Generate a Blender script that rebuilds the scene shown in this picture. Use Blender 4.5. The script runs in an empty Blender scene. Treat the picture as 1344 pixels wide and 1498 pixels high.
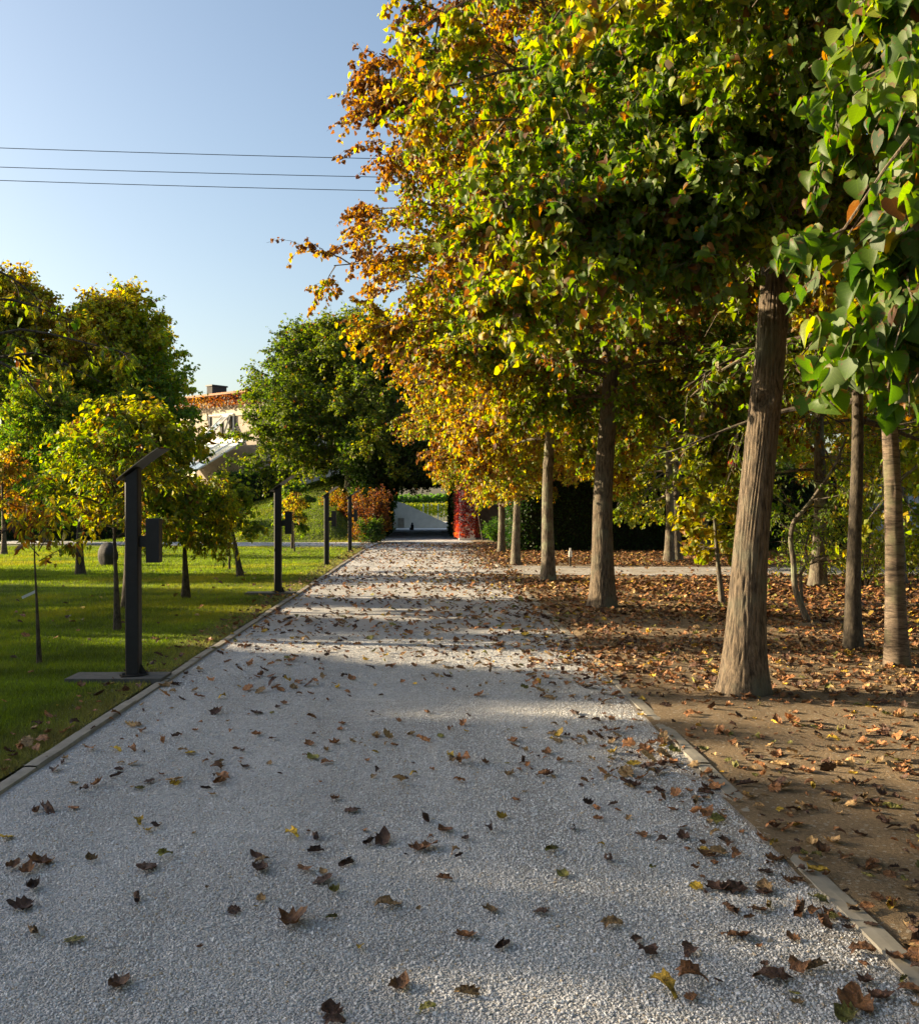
import bpy, math, random
import numpy as np
from mathutils import Vector, Matrix
R = math.radians
scene = bpy.context.scene

# ------------------------------------------------------------------ camera
CAMZ = 1.6
F = 1450.0                      # focal length in photograph pixels
W0, H0 = 1344, 1498
VPX, VPY = 636.0, 737.0         # vanishing point of the path
cam = bpy.data.cameras.new('camera')
camo = bpy.data.objects.new('camera', cam)
scene.collection.objects.link(camo)
cam.sensor_fit = 'VERTICAL'; cam.sensor_height = 24.0
cam.lens = 24.0 * F / H0
cam.clip_start = 0.05; cam.clip_end = 3000
camo.location = (0, 0, CAMZ)
YAW = math.atan((W0/2 - VPX)/F); PITCH = math.atan((H0/2 - VPY)/F)
camo.rotation_euler = (math.pi/2 - PITCH, 0, -YAW)
scene.camera = camo
CM = camo.rotation_euler.to_matrix()

def at(px, py, Y):
    """the point at distance Y (along +Y) seen at photograph pixel px, py"""
    d = CM @ Vector(((px - W0/2)/F, (H0/2 - py)/F, -1.0))
    return Vector((0, 0, CAMZ)) + d*(Y/d.y)

def gnd(px, py):
    d = CM @ Vector(((px - W0/2)/F, (H0/2 - py)/F, -1.0))
    return Vector((0, 0, CAMZ)) + d*(-CAMZ/d.z)

# ------------------------------------------------------------------ light
SUN_EL, SUN_AZ = R(16.0), R(12.0)     # azimuth: sun is to the left (-X), 12 degrees ahead (+Y)
sdir = Vector((-math.cos(SUN_AZ)*math.cos(SUN_EL), math.sin(SUN_AZ)*math.cos(SUN_EL), math.sin(SUN_EL)))
world = bpy.data.worlds.new('World'); scene.world = world; world.use_nodes = True
wn = world.node_tree
sky = wn.nodes.new('ShaderNodeTexSky'); sky.sky_type = 'NISHITA'; sky.sun_disc = False
sky.sun_elevation = SUN_EL
sky.sun_rotation = math.atan2(sdir.x, sdir.y)
sky.altitude = 50; sky.air_density = 1.0; sky.dust_density = 2.6; sky.ozone_density = 1.0
bg = wn.nodes['Background']; wn.links.new(sky.outputs[0], bg.inputs[0]); bg.inputs[1].default_value = 0.082
sun = bpy.data.lights.new('sun', 'SUN'); sun.energy = 4.8; sun.angle = R(0.55); sun.color = (1.0, 0.80, 0.52)
suno = bpy.data.objects.new('sun', sun); scene.collection.objects.link(suno)
suno.rotation_euler = sdir.to_track_quat('Z', 'Y').to_euler()
scene.view_settings.view_transform = 'Standard'; scene.view_settings.look = 'None'
scene.view_settings.exposure = 1.6; scene.view_settings.gamma = 1.0
scene.render.engine = 'CYCLES'
cy = scene.cycles
cy.max_bounces = 8; cy.diffuse_bounces = 4; cy.glossy_bounces = 2; cy.transmission_bounces = 5
cy.transparent_max_bounces = 4; cy.caustics_reflective = False; cy.caustics_refractive = False
try:
    cy.use_denoising = True; cy.denoiser = 'OPENIMAGEDENOISE'
except Exception: pass

# ------------------------------------------------------------------ materials
def newmat(name):
    m = bpy.data.materials.new(name); m.use_nodes = True
    nt = m.node_tree; b = nt.nodes['Principled BSDF']
    return m, nt, b
def N(nt, t, **kw):
    n = nt.nodes.new(t)
    for k, v in kw.items():
        if k in n.inputs: n.inputs[k].default_value = v
        else: setattr(n, k, v)
    return n
def ramp(nt, fac, stops):
    r = nt.nodes.new('ShaderNodeValToRGB'); nt.links.new(fac, r.inputs[0])
    el = r.color_ramp.elements
    while len(el) < len(stops): el.new(0.5)
    for e, (p, c) in zip(el, stops):
        e.position = p; e.color = (c[0], c[1], c[2], 1)
    return r
def objcoord(nt):
    return nt.nodes.new('ShaderNodeTexCoord').outputs['Object']
def noise(nt, vec, scale, detail=4, rough=0.6):
    n = N(nt, 'ShaderNodeTexNoise'); n.inputs['Scale'].default_value = scale
    n.inputs['Detail'].default_value = detail; n.inputs['Roughness'].default_value = rough
    nt.links.new(vec, n.inputs['Vector']); return n
def bump(nt, b, h, strength, dist):
    n = N(nt, 'ShaderNodeBump'); n.inputs['Strength'].default_value = strength
    n.inputs['Distance'].default_value = dist
    nt.links.new(h, n.inputs['Height']); nt.links.new(n.outputs[0], b.inputs['Normal']); return n
def mixrgb(nt, a, bb, fac, mode='MIX'):
    n = nt.nodes.new('ShaderNodeMix'); n.data_type = 'RGBA'; n.blend_type = mode
    for s, v in ((n.inputs[6], a), (n.inputs[7], bb), (n.inputs[0], fac)):
        if hasattr(v, 'is_linked'): nt.links.new(v, s)
        elif isinstance(v, (tuple, list)): s.default_value = (*v, 1)
        else: s.default_value = v
    return n.outputs[2]
def scalevec(nt, vec, s):
    m = N(nt, 'ShaderNodeMapping'); m.inputs['Scale'].default_value = s
    nt.links.new(vec, m.inputs['Vector']); return m.outputs[0]

def leaf_material(name, gloss=0.5, trans=0.52, shine=0.012, veins=True):
    """foliage: the leaf's own colour comes from attribute col, times the object's colour"""
    m = bpy.data.materials.new(name); m.use_nodes = True; nt = m.node_tree
    nt.nodes.remove(nt.nodes['Principled BSDF']); out = nt.nodes['Material Output']
    a = N(nt, 'ShaderNodeAttribute', attribute_name='col')
    oi = nt.nodes.new('ShaderNodeObjectInfo')
    c = mixrgb(nt, a.outputs['Color'], oi.outputs['Color'], 1.0, 'MULTIPLY')
    if veins:
        la = N(nt, 'ShaderNodeAttribute', attribute_name='luv'); sx = nt.nodes.new('ShaderNodeSeparateXYZ'); nt.links.new(la.outputs['Vector'], sx.inputs[0])
        def M(op, a, b_=0.0):
            n_ = nt.nodes.new('ShaderNodeMath'); n_.operation = op
            for s_, v_ in ((n_.inputs[0], a), (n_.inputs[1], b_)):
                if hasattr(v_, 'is_linked'): nt.links.new(v_, s_)
                else: s_.default_value = v_
            return n_.outputs[0]
        ax = M('ABSOLUTE', sx.outputs[0]); sv = M('FRACT', M('MULTIPLY', M('SUBTRACT', sx.outputs[1], M('MULTIPLY', ax, .75)), 6.0))
        vein = M('MAXIMUM', M('LESS_THAN', ax, .014), M('LESS_THAN', sv, .11))
        c = mixrgb(nt, c, mixrgb(nt, c, (1.5, 1.45, 1.2), 1.0, 'MULTIPLY'), M('MULTIPLY', vein, .6))
        # ragged brown blotches that grow in from the margin of some leaves
        cv = nt.nodes.new('ShaderNodeCombineXYZ'); nt.links.new(sx.outputs[0], cv.inputs[0]); nt.links.new(sx.outputs[1], cv.inputs[1]); nt.links.new(M('MULTIPLY', sx.outputs[2], 37.0), cv.inputs[2])
        bn = noise(nt, cv.outputs[0], 3.2, 4); rim = M('MULTIPLY', M('ADD', ax, M('ABSOLUTE', M('SUBTRACT', sx.outputs[1], .45))), .30)
        bl = M('GREATER_THAN', M('ADD', M('ADD', bn.outputs['Fac'], rim), M('MULTIPLY', sx.outputs[2], .13)), .83)
        c = mixrgb(nt, c, (.17, .085, .03), M('MULTIPLY', bl, .85))
        c = mixrgb(nt, c, mixrgb(nt, c, (.72, .75, .7), 1.0, 'MULTIPLY'), bn.outputs['Fac'])
    geo = nt.nodes.new('ShaderNodeNewGeometry')
    pale = mixrgb(nt, c, (0.30, 0.34, 0.20), 0.22)
    c2 = mixrgb(nt, c, pale, geo.outputs['Backfacing'])
    d = nt.nodes.new('ShaderNodeBsdfDiffuse'); nt.links.new(c2, d.inputs[0])
    hs = nt.nodes.new('ShaderNodeHueSaturation'); hs.inputs['Saturation'].default_value = 1.12
    hs.inputs['Value'].default_value = 2.15; nt.links.new(c, hs.inputs['Color'])
    t = nt.nodes.new('ShaderNodeBsdfTranslucent'); nt.links.new(hs.outputs[0], t.inputs[0])
    mx = nt.nodes.new('ShaderNodeMixShader'); mx.inputs[0].default_value = trans
    nt.links.new(d.outputs[0], mx.inputs[1]); nt.links.new(t.outputs[0], mx.inputs[2])
    g = nt.nodes.new('ShaderNodeBsdfGlossy'); g.inputs['Roughness'].default_value = gloss
    g.inputs[0].default_value = (1, 1, 1, 1)
    lw = nt.nodes.new('ShaderNodeLayerWeight'); lw.inputs[0].default_value = 0.25
    mr = nt.nodes.new('ShaderNodeMapRange'); mr.inputs[3].default_value = shine; mr.inputs[4].default_value = shine*4
    nt.links.new(lw.outputs['Facing'], mr.inputs[0])
    mx2 = nt.nodes.new('ShaderNodeMixShader')
    nt.links.new(mr.outputs[0], mx2.inputs[0])
    nt.links.new(mx.outputs[0], mx2.inputs[1]); nt.links.new(g.outputs[0], mx2.inputs[2])
    nt.links.new(mx2.outputs[0], out.inputs[0])
    return m
M_LEAF = leaf_material('leaf')
M_GRASS = leaf_material('grass_blade', 0.6, 0.45, 0.01, False)

def bark_material(name, dark, light, vscale=(22, 22, 4), lichen=None, dist=0.02):
    m, nt, b = newmat(name)
    oc = objcoord(nt)
    n1 = noise(nt, scalevec(nt, oc, vscale), 1.0, 6, 0.65)
    n2 = noise(nt, oc, 3.0, 3)
    r = ramp(nt, n1.outputs['Fac'], [(0.36, dark), (0.58, light)])
    n3 = noise(nt, scalevec(nt, oc, tuple(v*2.6 for v in vscale)), 1.0, 5, 0.7)
    r3 = ramp(nt, n3.outputs['Fac'], [(0.35, (.5, .48, .45)), (0.6, (1.1, 1.1, 1.1))])
    c = mixrgb(nt, r.outputs[0], r3.outputs[0], 1.0, 'MULTIPLY')
    if lichen:
        lr = ramp(nt, n2.outputs['Fac'], [(0.5, (0, 0, 0)), (0.68, (1, 1, 1))])
        c = mixrgb(nt, c, lichen, lr.outputs[0])
    nt.links.new(c, b.inputs['Base Color']); b.inputs['Roughness'].default_value = 0.92
    bump(nt, b, n1.outputs['Fac'], 0.9, dist)
    return m
M_BARK = bark_material('bark', (0.035, 0.026, 0.018), (0.20, 0.15, 0.10), (46, 46, 6), (0.12, 0.115, 0.08))
M_BARK2 = bark_material('bark_grey', (0.05, 0.04, 0.03), (0.18, 0.15, 0.11), (30, 30, 7), (0.22, 0.24, 0.15))
M_BARKD = bark_material('bark_dark', (0.03, 0.024, 0.018), (0.10, 0.08, 0.055), (20, 20, 8))
M_CHERRY = bark_material('bark_banded', (0.05, 0.036, 0.026), (0.20, 0.15, 0.105), (6, 6, 34), (0.13, 0.13, 0.07), 0.012)

def simple(name, col, rough=0.8, nscale=8, var=0.25, bmp=0.0, metal=0.0, spec=0.5):
    m, nt, b = newmat(name)
    n = noise(nt, objcoord(nt), nscale, 6)
    lo = tuple(c*(1-var) for c in col); hi = tuple(min(1, c*(1+var)) for c in col)
    r = ramp(nt, n.outputs['Fac'], [(0.3, lo), (0.7, hi)])
    nt.links.new(r.outputs[0], b.inputs['Base Color'])
    b.inputs['Roughness'].default_value = rough; b.inputs['Metallic'].default_value = metal
    b.inputs['Specular IOR Level'].default_value = spec
    if bmp: bump(nt, b, n.outputs['Fac'], 0.6, bmp)
    return m

def gravel_material():
    m, nt, b = newmat('gravel')
    oc = objcoord(nt)
    v = N(nt, 'ShaderNodeTexVoronoi'); v.inputs['Scale'].default_value = 120; nt.links.new(oc, v.inputs['Vector'])
    v.inputs['Randomness'].default_value = 1.0
    sep = nt.nodes.new('ShaderNodeSeparateColor'); nt.links.new(v.outputs['Color'], sep.inputs[0])
    r = ramp(nt, sep.outputs[0], [(0.0, (0.44, 0.44, 0.445)), (0.35, (0.61, 0.612, 0.62)), (1.0, (0.77, 0.77, 0.778))])
    big = noise(nt, oc, 0.8, 5); fine = noise(nt, oc, 14, 5)
    bl = ramp(nt, big.outputs['Fac'], [(0.35, (0.82, 0.81, 0.80)), (0.7, (1, 1, 1))])
    fl = ramp(nt, fine.outputs['Fac'], [(0.3, (0.78, 0.78, 0.78)), (0.6, (1, 1, 1))])
    c = mixrgb(nt, r.outputs[0], bl.outputs[0], 1.0, 'MULTIPLY')
    c = mixrgb(nt, c, fl.outputs[0], 1.0, 'MULTIPLY')
    trk = noise(nt, scalevec(nt, oc, (2.2, .3, 1)), 1.0, 3); tr = ramp(nt, trk.outputs['Fac'], [(.35, (.80, .79, .77)), (.6, (1, 1, 1))]); c = mixrgb(nt, c, tr.outputs[0], 1.0, 'MULTIPLY')
    sp = nt.nodes.new('ShaderNodeSeparateXYZ'); nt.links.new(oc, sp.inputs[0])
    mrg = nt.nodes.new('ShaderNodeMapRange'); mrg.inputs[1].default_value = .3; mrg.inputs[2].default_value = 1.6; nt.links.new(sp.outputs[0], mrg.inputs[0])
    dn = noise(nt, oc, 2.2, 6, .7); mu = nt.nodes.new('ShaderNodeMath'); mu.operation = 'MULTIPLY'; nt.links.new(mrg.outputs[0], mu.inputs[0]); nt.links.new(dn.outputs['Fac'], mu.inputs[1])
    dr = ramp(nt, mu.outputs[0], [(.32, (0, 0, 0)), (.62, (.8, .8, .8))]); c = mixrgb(nt, c, (.27, .215, .15), dr.outputs[0])
    nt.links.new(c, b.inputs['Base Color']); b.inputs['Roughness'].default_value = 0.9
    inv = nt.nodes.new('ShaderNodeMath'); inv.operation = 'SUBTRACT'; inv.inputs[0].default_value = 1
    nt.links.new(v.outputs['Distance'], inv.inputs[1])
    bump(nt, b, inv.outputs[0], 1.0, 0.012)
    return m
M_GRAVEL = gravel_material()

def dirt_material(name, a, c, d):
    m, nt, b = newmat(name)
    oc = objcoord(nt)
    n1 = noise(nt, oc, 1.1, 6); n2 = noise(nt, oc, 55, 5, 0.7)
    r = ramp(nt, n1.outputs['Fac'], [(0.3, a), (0.5, c), (0.72, d)])
    f = ramp(nt, n2.outputs['Fac'], [(0.3, (0.6, 0.6, 0.6)), (0.65, (1.1, 1.1, 1.1))])
    col = mixrgb(nt, r.outputs[0], f.outputs[0], 1.0, 'MULTIPLY')
    v = N(nt, 'ShaderNodeTexVoronoi'); v.inputs['Scale'].default_value = 70; nt.links.new(oc, v.inputs['Vector'])
    sep = nt.nodes.new('ShaderNodeSeparateColor'); nt.links.new(v.outputs['Color'], sep.inputs[0])
    pr = ramp(nt, sep.outputs[1], [(0.93, (0, 0, 0)), (0.95, (1, 1, 1))])
    col = mixrgb(nt, col, (0.36, 0.31, 0.24), pr.outputs[0])
    nt.links.new(col, b.inputs['Base Color']); b.inputs['Roughness'].default_value = 0.95
    bump(nt, b, n2.outputs['Fac'], 1.0, 0.03)
    return m
M_DIRT = dirt_material('bare_earth', (0.21, 0.145, 0.08), (0.27, 0.19, 0.105), (0.33, 0.235, 0.14))
M_LAWN = dirt_material('turf', (0.07, 0.095, 0.012), (0.10, 0.13, 0.018), (0.15, 0.16, 0.025))
M_FIELD = dirt_material('field', (0.10, 0.12, 0.03), (0.14, 0.15, 0.04), (0.19, 0.17, 0.06))
M_KERB = simple('kerb_stone', (0.27, 0.25, 0.21), 0.9, 9, 0.22, 0.006)
M_CONC = simple('concrete', (0.10, 0.097, 0.09), 0.9, 14, 0.25, 0.004)
M_PALE = simple('pale_render', (0.80, 0.76, 0.68), 0.9, 2.5, 0.1)
M_STEEL = simple('black_steel', (0.012, 0.012, 0.013), 0.55, 12, 0.3, 0.0, 0.0, 0.4)
M_PANEL = simple('panel_metal', (0.09, 0.09, 0.075), 0.4, 6, 0.2, 0.0, 0.5)
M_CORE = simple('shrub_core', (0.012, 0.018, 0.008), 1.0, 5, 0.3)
M_STONE = simple('dark_stone', (0.022, 0.022, 0.022), 0.8, 9, 0.35, 0.02)

# ------------------------------------------------------------------ object helpers
COL = scene.collection
def empty(name, label, cat, loc=(0, 0, 0), group=None, rz=0):
    o = bpy.data.objects.new(name, None); COL.objects.link(o)
    o.location = loc; o.rotation_euler = (0, 0, rz); o.empty_display_size = 0.2
    o['label'] = label; o['category'] = cat
    if group: o['group'] = group
    return o
def tag(o, label=None, cat=None, group=None, kind=None):
    for k, v in (('label', label), ('category', cat), ('group', group), ('kind', kind)):
        if v: o[k] = v
    return o
def put(name, mesh, parent=None, loc=(0, 0, 0), rot=(0, 0, 0), scale=(1, 1, 1), color=None):
    o = bpy.data.objects.new(name, mesh); COL.objects.link(o)
    o.parent = parent; o.location = loc; o.rotation_euler = rot; o.scale = scale
    if color: o.color = (*color, 1)
    return o
def copy_tree(o, parent=None):
    c = o.copy(); COL.objects.link(c); c.parent = parent
    for ch in list(o.children): copy_tree(ch, c)
    return c

class Geo:
    def __init__(s): s.v = []; s.f = {}; s.c = []; s.u = []; s.n = 0; s.hasu = False
    def add(s, verts, faces, col=None, uv=None):
        verts = np.asarray(verts, float).reshape(-1, 3)
        faces = np.asarray(faces, int)
        if faces.ndim == 1: faces = faces[None]
        s.f.setdefault(faces.shape[1], []).append(faces + s.n)
        s.v.append(verts)
        if col is None: col = np.ones((len(verts), 3))
        col = np.asarray(col, float)
        if col.ndim == 1: col = np.tile(col, (len(verts), 1))
        s.u.append(np.zeros((len(verts), 3)) if uv is None else uv); s.hasu |= uv is not None
        s.c.append(col); s.n += len(verts)
    def box(s, x0, x1, y0, y1, z0, z1, col=None, M=None):
        v = np.array([(x, y, z) for x in (x0, x1) for y in (y0, y1) for z in (z0, z1)], float)
        if M is not None: v = v @ np.array(M.to_3x3()).T + np.array(M.translation)
        s.add(v, [(0, 1, 3, 2), (4, 6, 7, 5), (0, 4, 5, 1), (2, 3, 7, 6), (0, 2, 6, 4), (1, 5, 7, 3)], col)
    def mesh(s, name, mat, smooth=False):
        me = bpy.data.meshes.new(name)
        V = np.concatenate(s.v); me.vertices.add(len(V)); me.vertices.foreach_set('co', V.ravel())
        loops, starts, k = [], [], 0
        for n, fl in s.f.items():
            A = np.concatenate(fl); loops.append(A.ravel())
            starts.append(k + np.arange(len(A))*n); k += A.size
        L = np.concatenate(loops); S = np.concatenate(starts)
        me.loops.add(len(L)); me.loops.foreach_set('vertex_index', L.astype(np.int32))
        me.polygons.add(len(S)); me.polygons.foreach_set('loop_start', S.astype(np.int32))
        me.polygons.foreach_set('use_smooth', np.full(len(S), smooth))
        ca = me.color_attributes.new('col', 'FLOAT_COLOR', 'POINT')
        C4 = np.ones((len(V), 4)); C4[:, :3] = np.concatenate(s.c); ca.data.foreach_set('color', C4.ravel())
        if s.hasu:
            ua = me.attributes.new('luv', 'FLOAT_VECTOR', 'POINT'); ua.data.foreach_set('vector', np.concatenate(s.u).astype(np.float32).ravel())
        me.update(calc_edges=True); me.validate()
        me.materials.append(mat)
        return me
    def build(s, name, mat, parent=None, smooth=False, loc=(0, 0, 0), rot=(0, 0, 0)):
        return put(name, s.mesh(name, mat, smooth), parent, loc, rot)

def nrm(a): return a/np.maximum(np.linalg.norm(a, axis=-1, keepdims=True), 1e-9)
def vnoise(p, seed, scale=1.0, oct=3):
    """cheap smooth noise in about -1..1"""
    r = np.random.RandomState(seed); out = 0; amp = 1.0; tot = 0
    p = np.asarray(p)*scale
    for o in range(oct):
        for k in range(4):
            d = r.normal(size=p.shape[-1]); ph = r.rand()*6.28
            out = out + amp*np.sin(p @ d + ph)
        tot += amp*2.0; amp *= 0.55; p = p*2.1
    return out/tot

def tubes(g, P, Rr, sides, col=None):
    """P (n,k,3) polylines, Rr (n,k) radii -> tubes"""
    n, k, _ = P.shape
    T = np.empty_like(P); T[:, 1:-1] = P[:, 2:] - P[:, :-2]; T[:, 0] = P[:, 1]-P[:, 0]; T[:, -1] = P[:, -1]-P[:, -2]
    T = nrm(T)
    ref = np.where(np.abs(T[:, :1, 2:3]) > 0.8, np.array([1., 0, 0]), np.array([0., 0, 1.]))
    A = nrm(np.cross(T, np.broadcast_to(ref, T.shape))); B = np.cross(T, A)
    th = np.arange(sides)*2*math.pi/sides
    V = P[:, :, None] + Rr[:, :, None, None]*(A[:, :, None]*np.cos(th)[None, None, :, None] + B[:, :, None]*np.sin(th)[None, None, :, None])
    i = np.arange(k-1)[:, None]; j = np.arange(sides)[None]
    q = np.stack([i*sides+j, i*sides+(j+1) % sides, (i+1)*sides+(j+1) % sides, (i+1)*sides+j], -1).reshape(-1, 4)
    Q = (np.arange(n)[:, None, None]*k*sides + q[None]).reshape(-1, 4)
    g.add(V.reshape(-1, 3), Q, col)

def grow(start, d, L, k, rng, droop=0.0, wig=0.08):
    """n curved branches: start (n,3), direction d, length L (n,)"""
    n = len(start); P = np.empty((n, k, 3)); P[:, 0] = start; d = nrm(d.copy())
    droop = np.broadcast_to(np.asarray(droop, float), (n,))
    for i in range(1, k):
        P[:, i] = P[:, i-1] + d*(L/(k-1))[:, None]
        d = d + rng.normal(size=(n, 3))*wig
        d[:, 2] -= droop/(k-1)
        d = nrm(d)
    return P
def along(P, idx, t):
    """points and directions on polylines P[idx] at t in 0..1"""
    k = P.shape[1]; x = np.clip(t, 0, 0.999)*(k-1); i = x.astype(int); f = (x-i)[:, None]
    a = P[idx, i]; b = P[idx, i+1]
    return a*(1-f)+b*f, nrm(b-a)

# ------------------------------------------------------------------ leaf shapes
def heart():
    mid = [(0, .05), (0, .36), (0, .7), (0, 1.06)]
    rt = [(.24, -.07), (.46, .08), (.53, .33), (.43, .6), (.2, .86)]
    v = [(x, y) for x, y in mid] + [(x, y) for x, y in rt] + [(-x, y) for x, y in rt]
    V = np.array([(x, y-.0, abs(x)*.28 - .22*y*y + (.05 if abs(x) > .4 else 0)) for x, y in v])
    f = []
    for o, flip in ((4, False), (9, True)):
        t = [(0, o, o+1), (0, o+1, 1), (1, o+1, o+2), (1, o+2, 2), (2, o+2, o+3), (2, o+3, o+4), (2, o+4, 3)]
        f += [(a, c, b) if flip else (a, b, c) for a, b, c in t]
    return V, np.array(f)
def kite(w=.42):
    V = np.array([(0, 0, 0), (w, .3, .12), (w*.7, .72, .02), (0, 1.0, -.2), (-w*.7, .72, .02), (-w, .3, .12)])
    return V, np.array([(0, 1, 2, 3), (0, 3, 4, 5)])
HEART, KITE, SLIM = heart(), kite(.46), kite(.2)

def leaves(g, pos, d, nn, size, shape, col):
    """place leaf shapes: y axis along d, z along nn"""
    V, Fc = shape
    d = nrm(d); x = nrm(np.cross(d, nn)); z = np.cross(x, d)
    n = len(pos); q = np.random.RandomState(n % 1000)
    kw = q.uniform(.78, 1.12, n)[:, None, None]; kz = q.uniform(.1, 2.3, n)[:, None, None]*np.where(q.rand(n) < .12, -1, 1)[:, None, None]
    sk = q.normal(size=n)[:, None, None]*.12
    Vx = V[None, :, 0:1]*kw + sk*V[None, :, 1:2]**2
    P = pos[:, None] + size[:, None, None]*(Vx*x[:, None] + V[None, :, 1:2]*d[:, None] + V[None, :, 2:3]*kz*z[:, None])
    Fa = (np.arange(n)[:, None, None]*len(V) + Fc[None]).reshape(-1, Fc.shape[1])
    U = np.empty((n, len(V), 3)); U[:, :, 0] = V[None, :, 0]; U[:, :, 1] = V[None, :, 1]; U[:, :, 2] = (np.arange(n)*.618 % 1)[:, None]
    g.add(P.reshape(-1, 3), Fa, np.repeat(col, len(V), axis=0), U.reshape(-1, 3))

STOPS = np.array([0, .28, .48, .62, .76, .88, 1.0])
PAL = np.array([(.026, .070, .014), (.085, .155, .016), (.17, .225, .016), (.385, .335, .020), (.30, .145, .022), (.15, .062, .020), (.075, .034, .018)])
def autumn(t, rng, jit=.18):
    t = np.clip(t, 0, 1)
    c = np.stack([np.interp(t, STOPS, PAL[:, i]) for i in range(3)], -1)
    return c*np.exp(rng.normal(size=(len(t), 1))*jit)

def trunk_mesh(name, r_base, height, lean, rng, mat, r_top, flare=0.45, knobs=(), sides=96, rings=260, ridge=0.012, sway=0.03):
    z = np.linspace(-0.06, height, rings); th = np.arange(sides)*2*math.pi/sides
    t = np.clip(z/height, 0, 1)
    rad = r_base + (r_top - r_base)*t**0.9
    rad = rad*(1 + flare*np.exp(-np.maximum(z, 0)/0.28))
    cx = lean[0]*t + sway*np.sin(z*1.7+rng.rand()*6); cy_ = lean[1]*t + sway*np.sin(z*1.3+rng.rand()*6)
    cx -= cx[0]; cy_ -= cy_[0]
    Z, TH = np.meshgrid(z, th, indexing='ij')
    q = np.stack([np.cos(TH)*3.2, np.sin(TH)*3.2, Z*1.1], -1)
    ph = vnoise(q, 5, 1.0, 3)*2.2
    k = max(10, int(r_base*2*math.pi/0.035))
    rd = 1-np.abs(np.sin(k*TH/2 + ph*1.6 + Z*0.7)); rd = rd*(0.6+0.4*np.sin(Z*14+ph*5+TH*3))
    lob = 0.06*np.sin(TH*3+1.0)*np.exp(-np.maximum(Z, 0)/0.5) + 0.035*vnoise(np.stack([np.cos(TH), np.sin(TH), Z*.9], -1), 9, 1.4, 2)
    RR = rad[:, None]*(1+lob) - ridge*rd
    for (kz, kth, amp, w) in knobs:
        dth = (TH-kth+math.pi) % (2*math.pi) - math.pi
        dd = np.sqrt(((Z-kz)/w)**2 + (dth*r_base/(w*1.2))**2)
        RR += amp*np.exp(-dd**2)
        RR -= amp*1.3*np.exp(-(dd*3)**2)
        RR += 0.25*amp*np.sin(dd*16)*np.exp(-dd**1.2)
    V = np.stack([cx[:, None]+RR*np.cos(TH), cy_[:, None]+RR*np.sin(TH), Z], -1).reshape(-1, 3)
    i = np.arange(rings-1)[:, None]; j = np.arange(sides)[None]
    Q = np.stack([i*sides+j, i*sides+(j+1) % sides, (i+1)*sides+(j+1) % sides, (i+1)*sides+j], -1).reshape(-1, 4)
    g = Geo(); g.add(V, Q)
    return g.mesh(name, mat, True)

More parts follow.
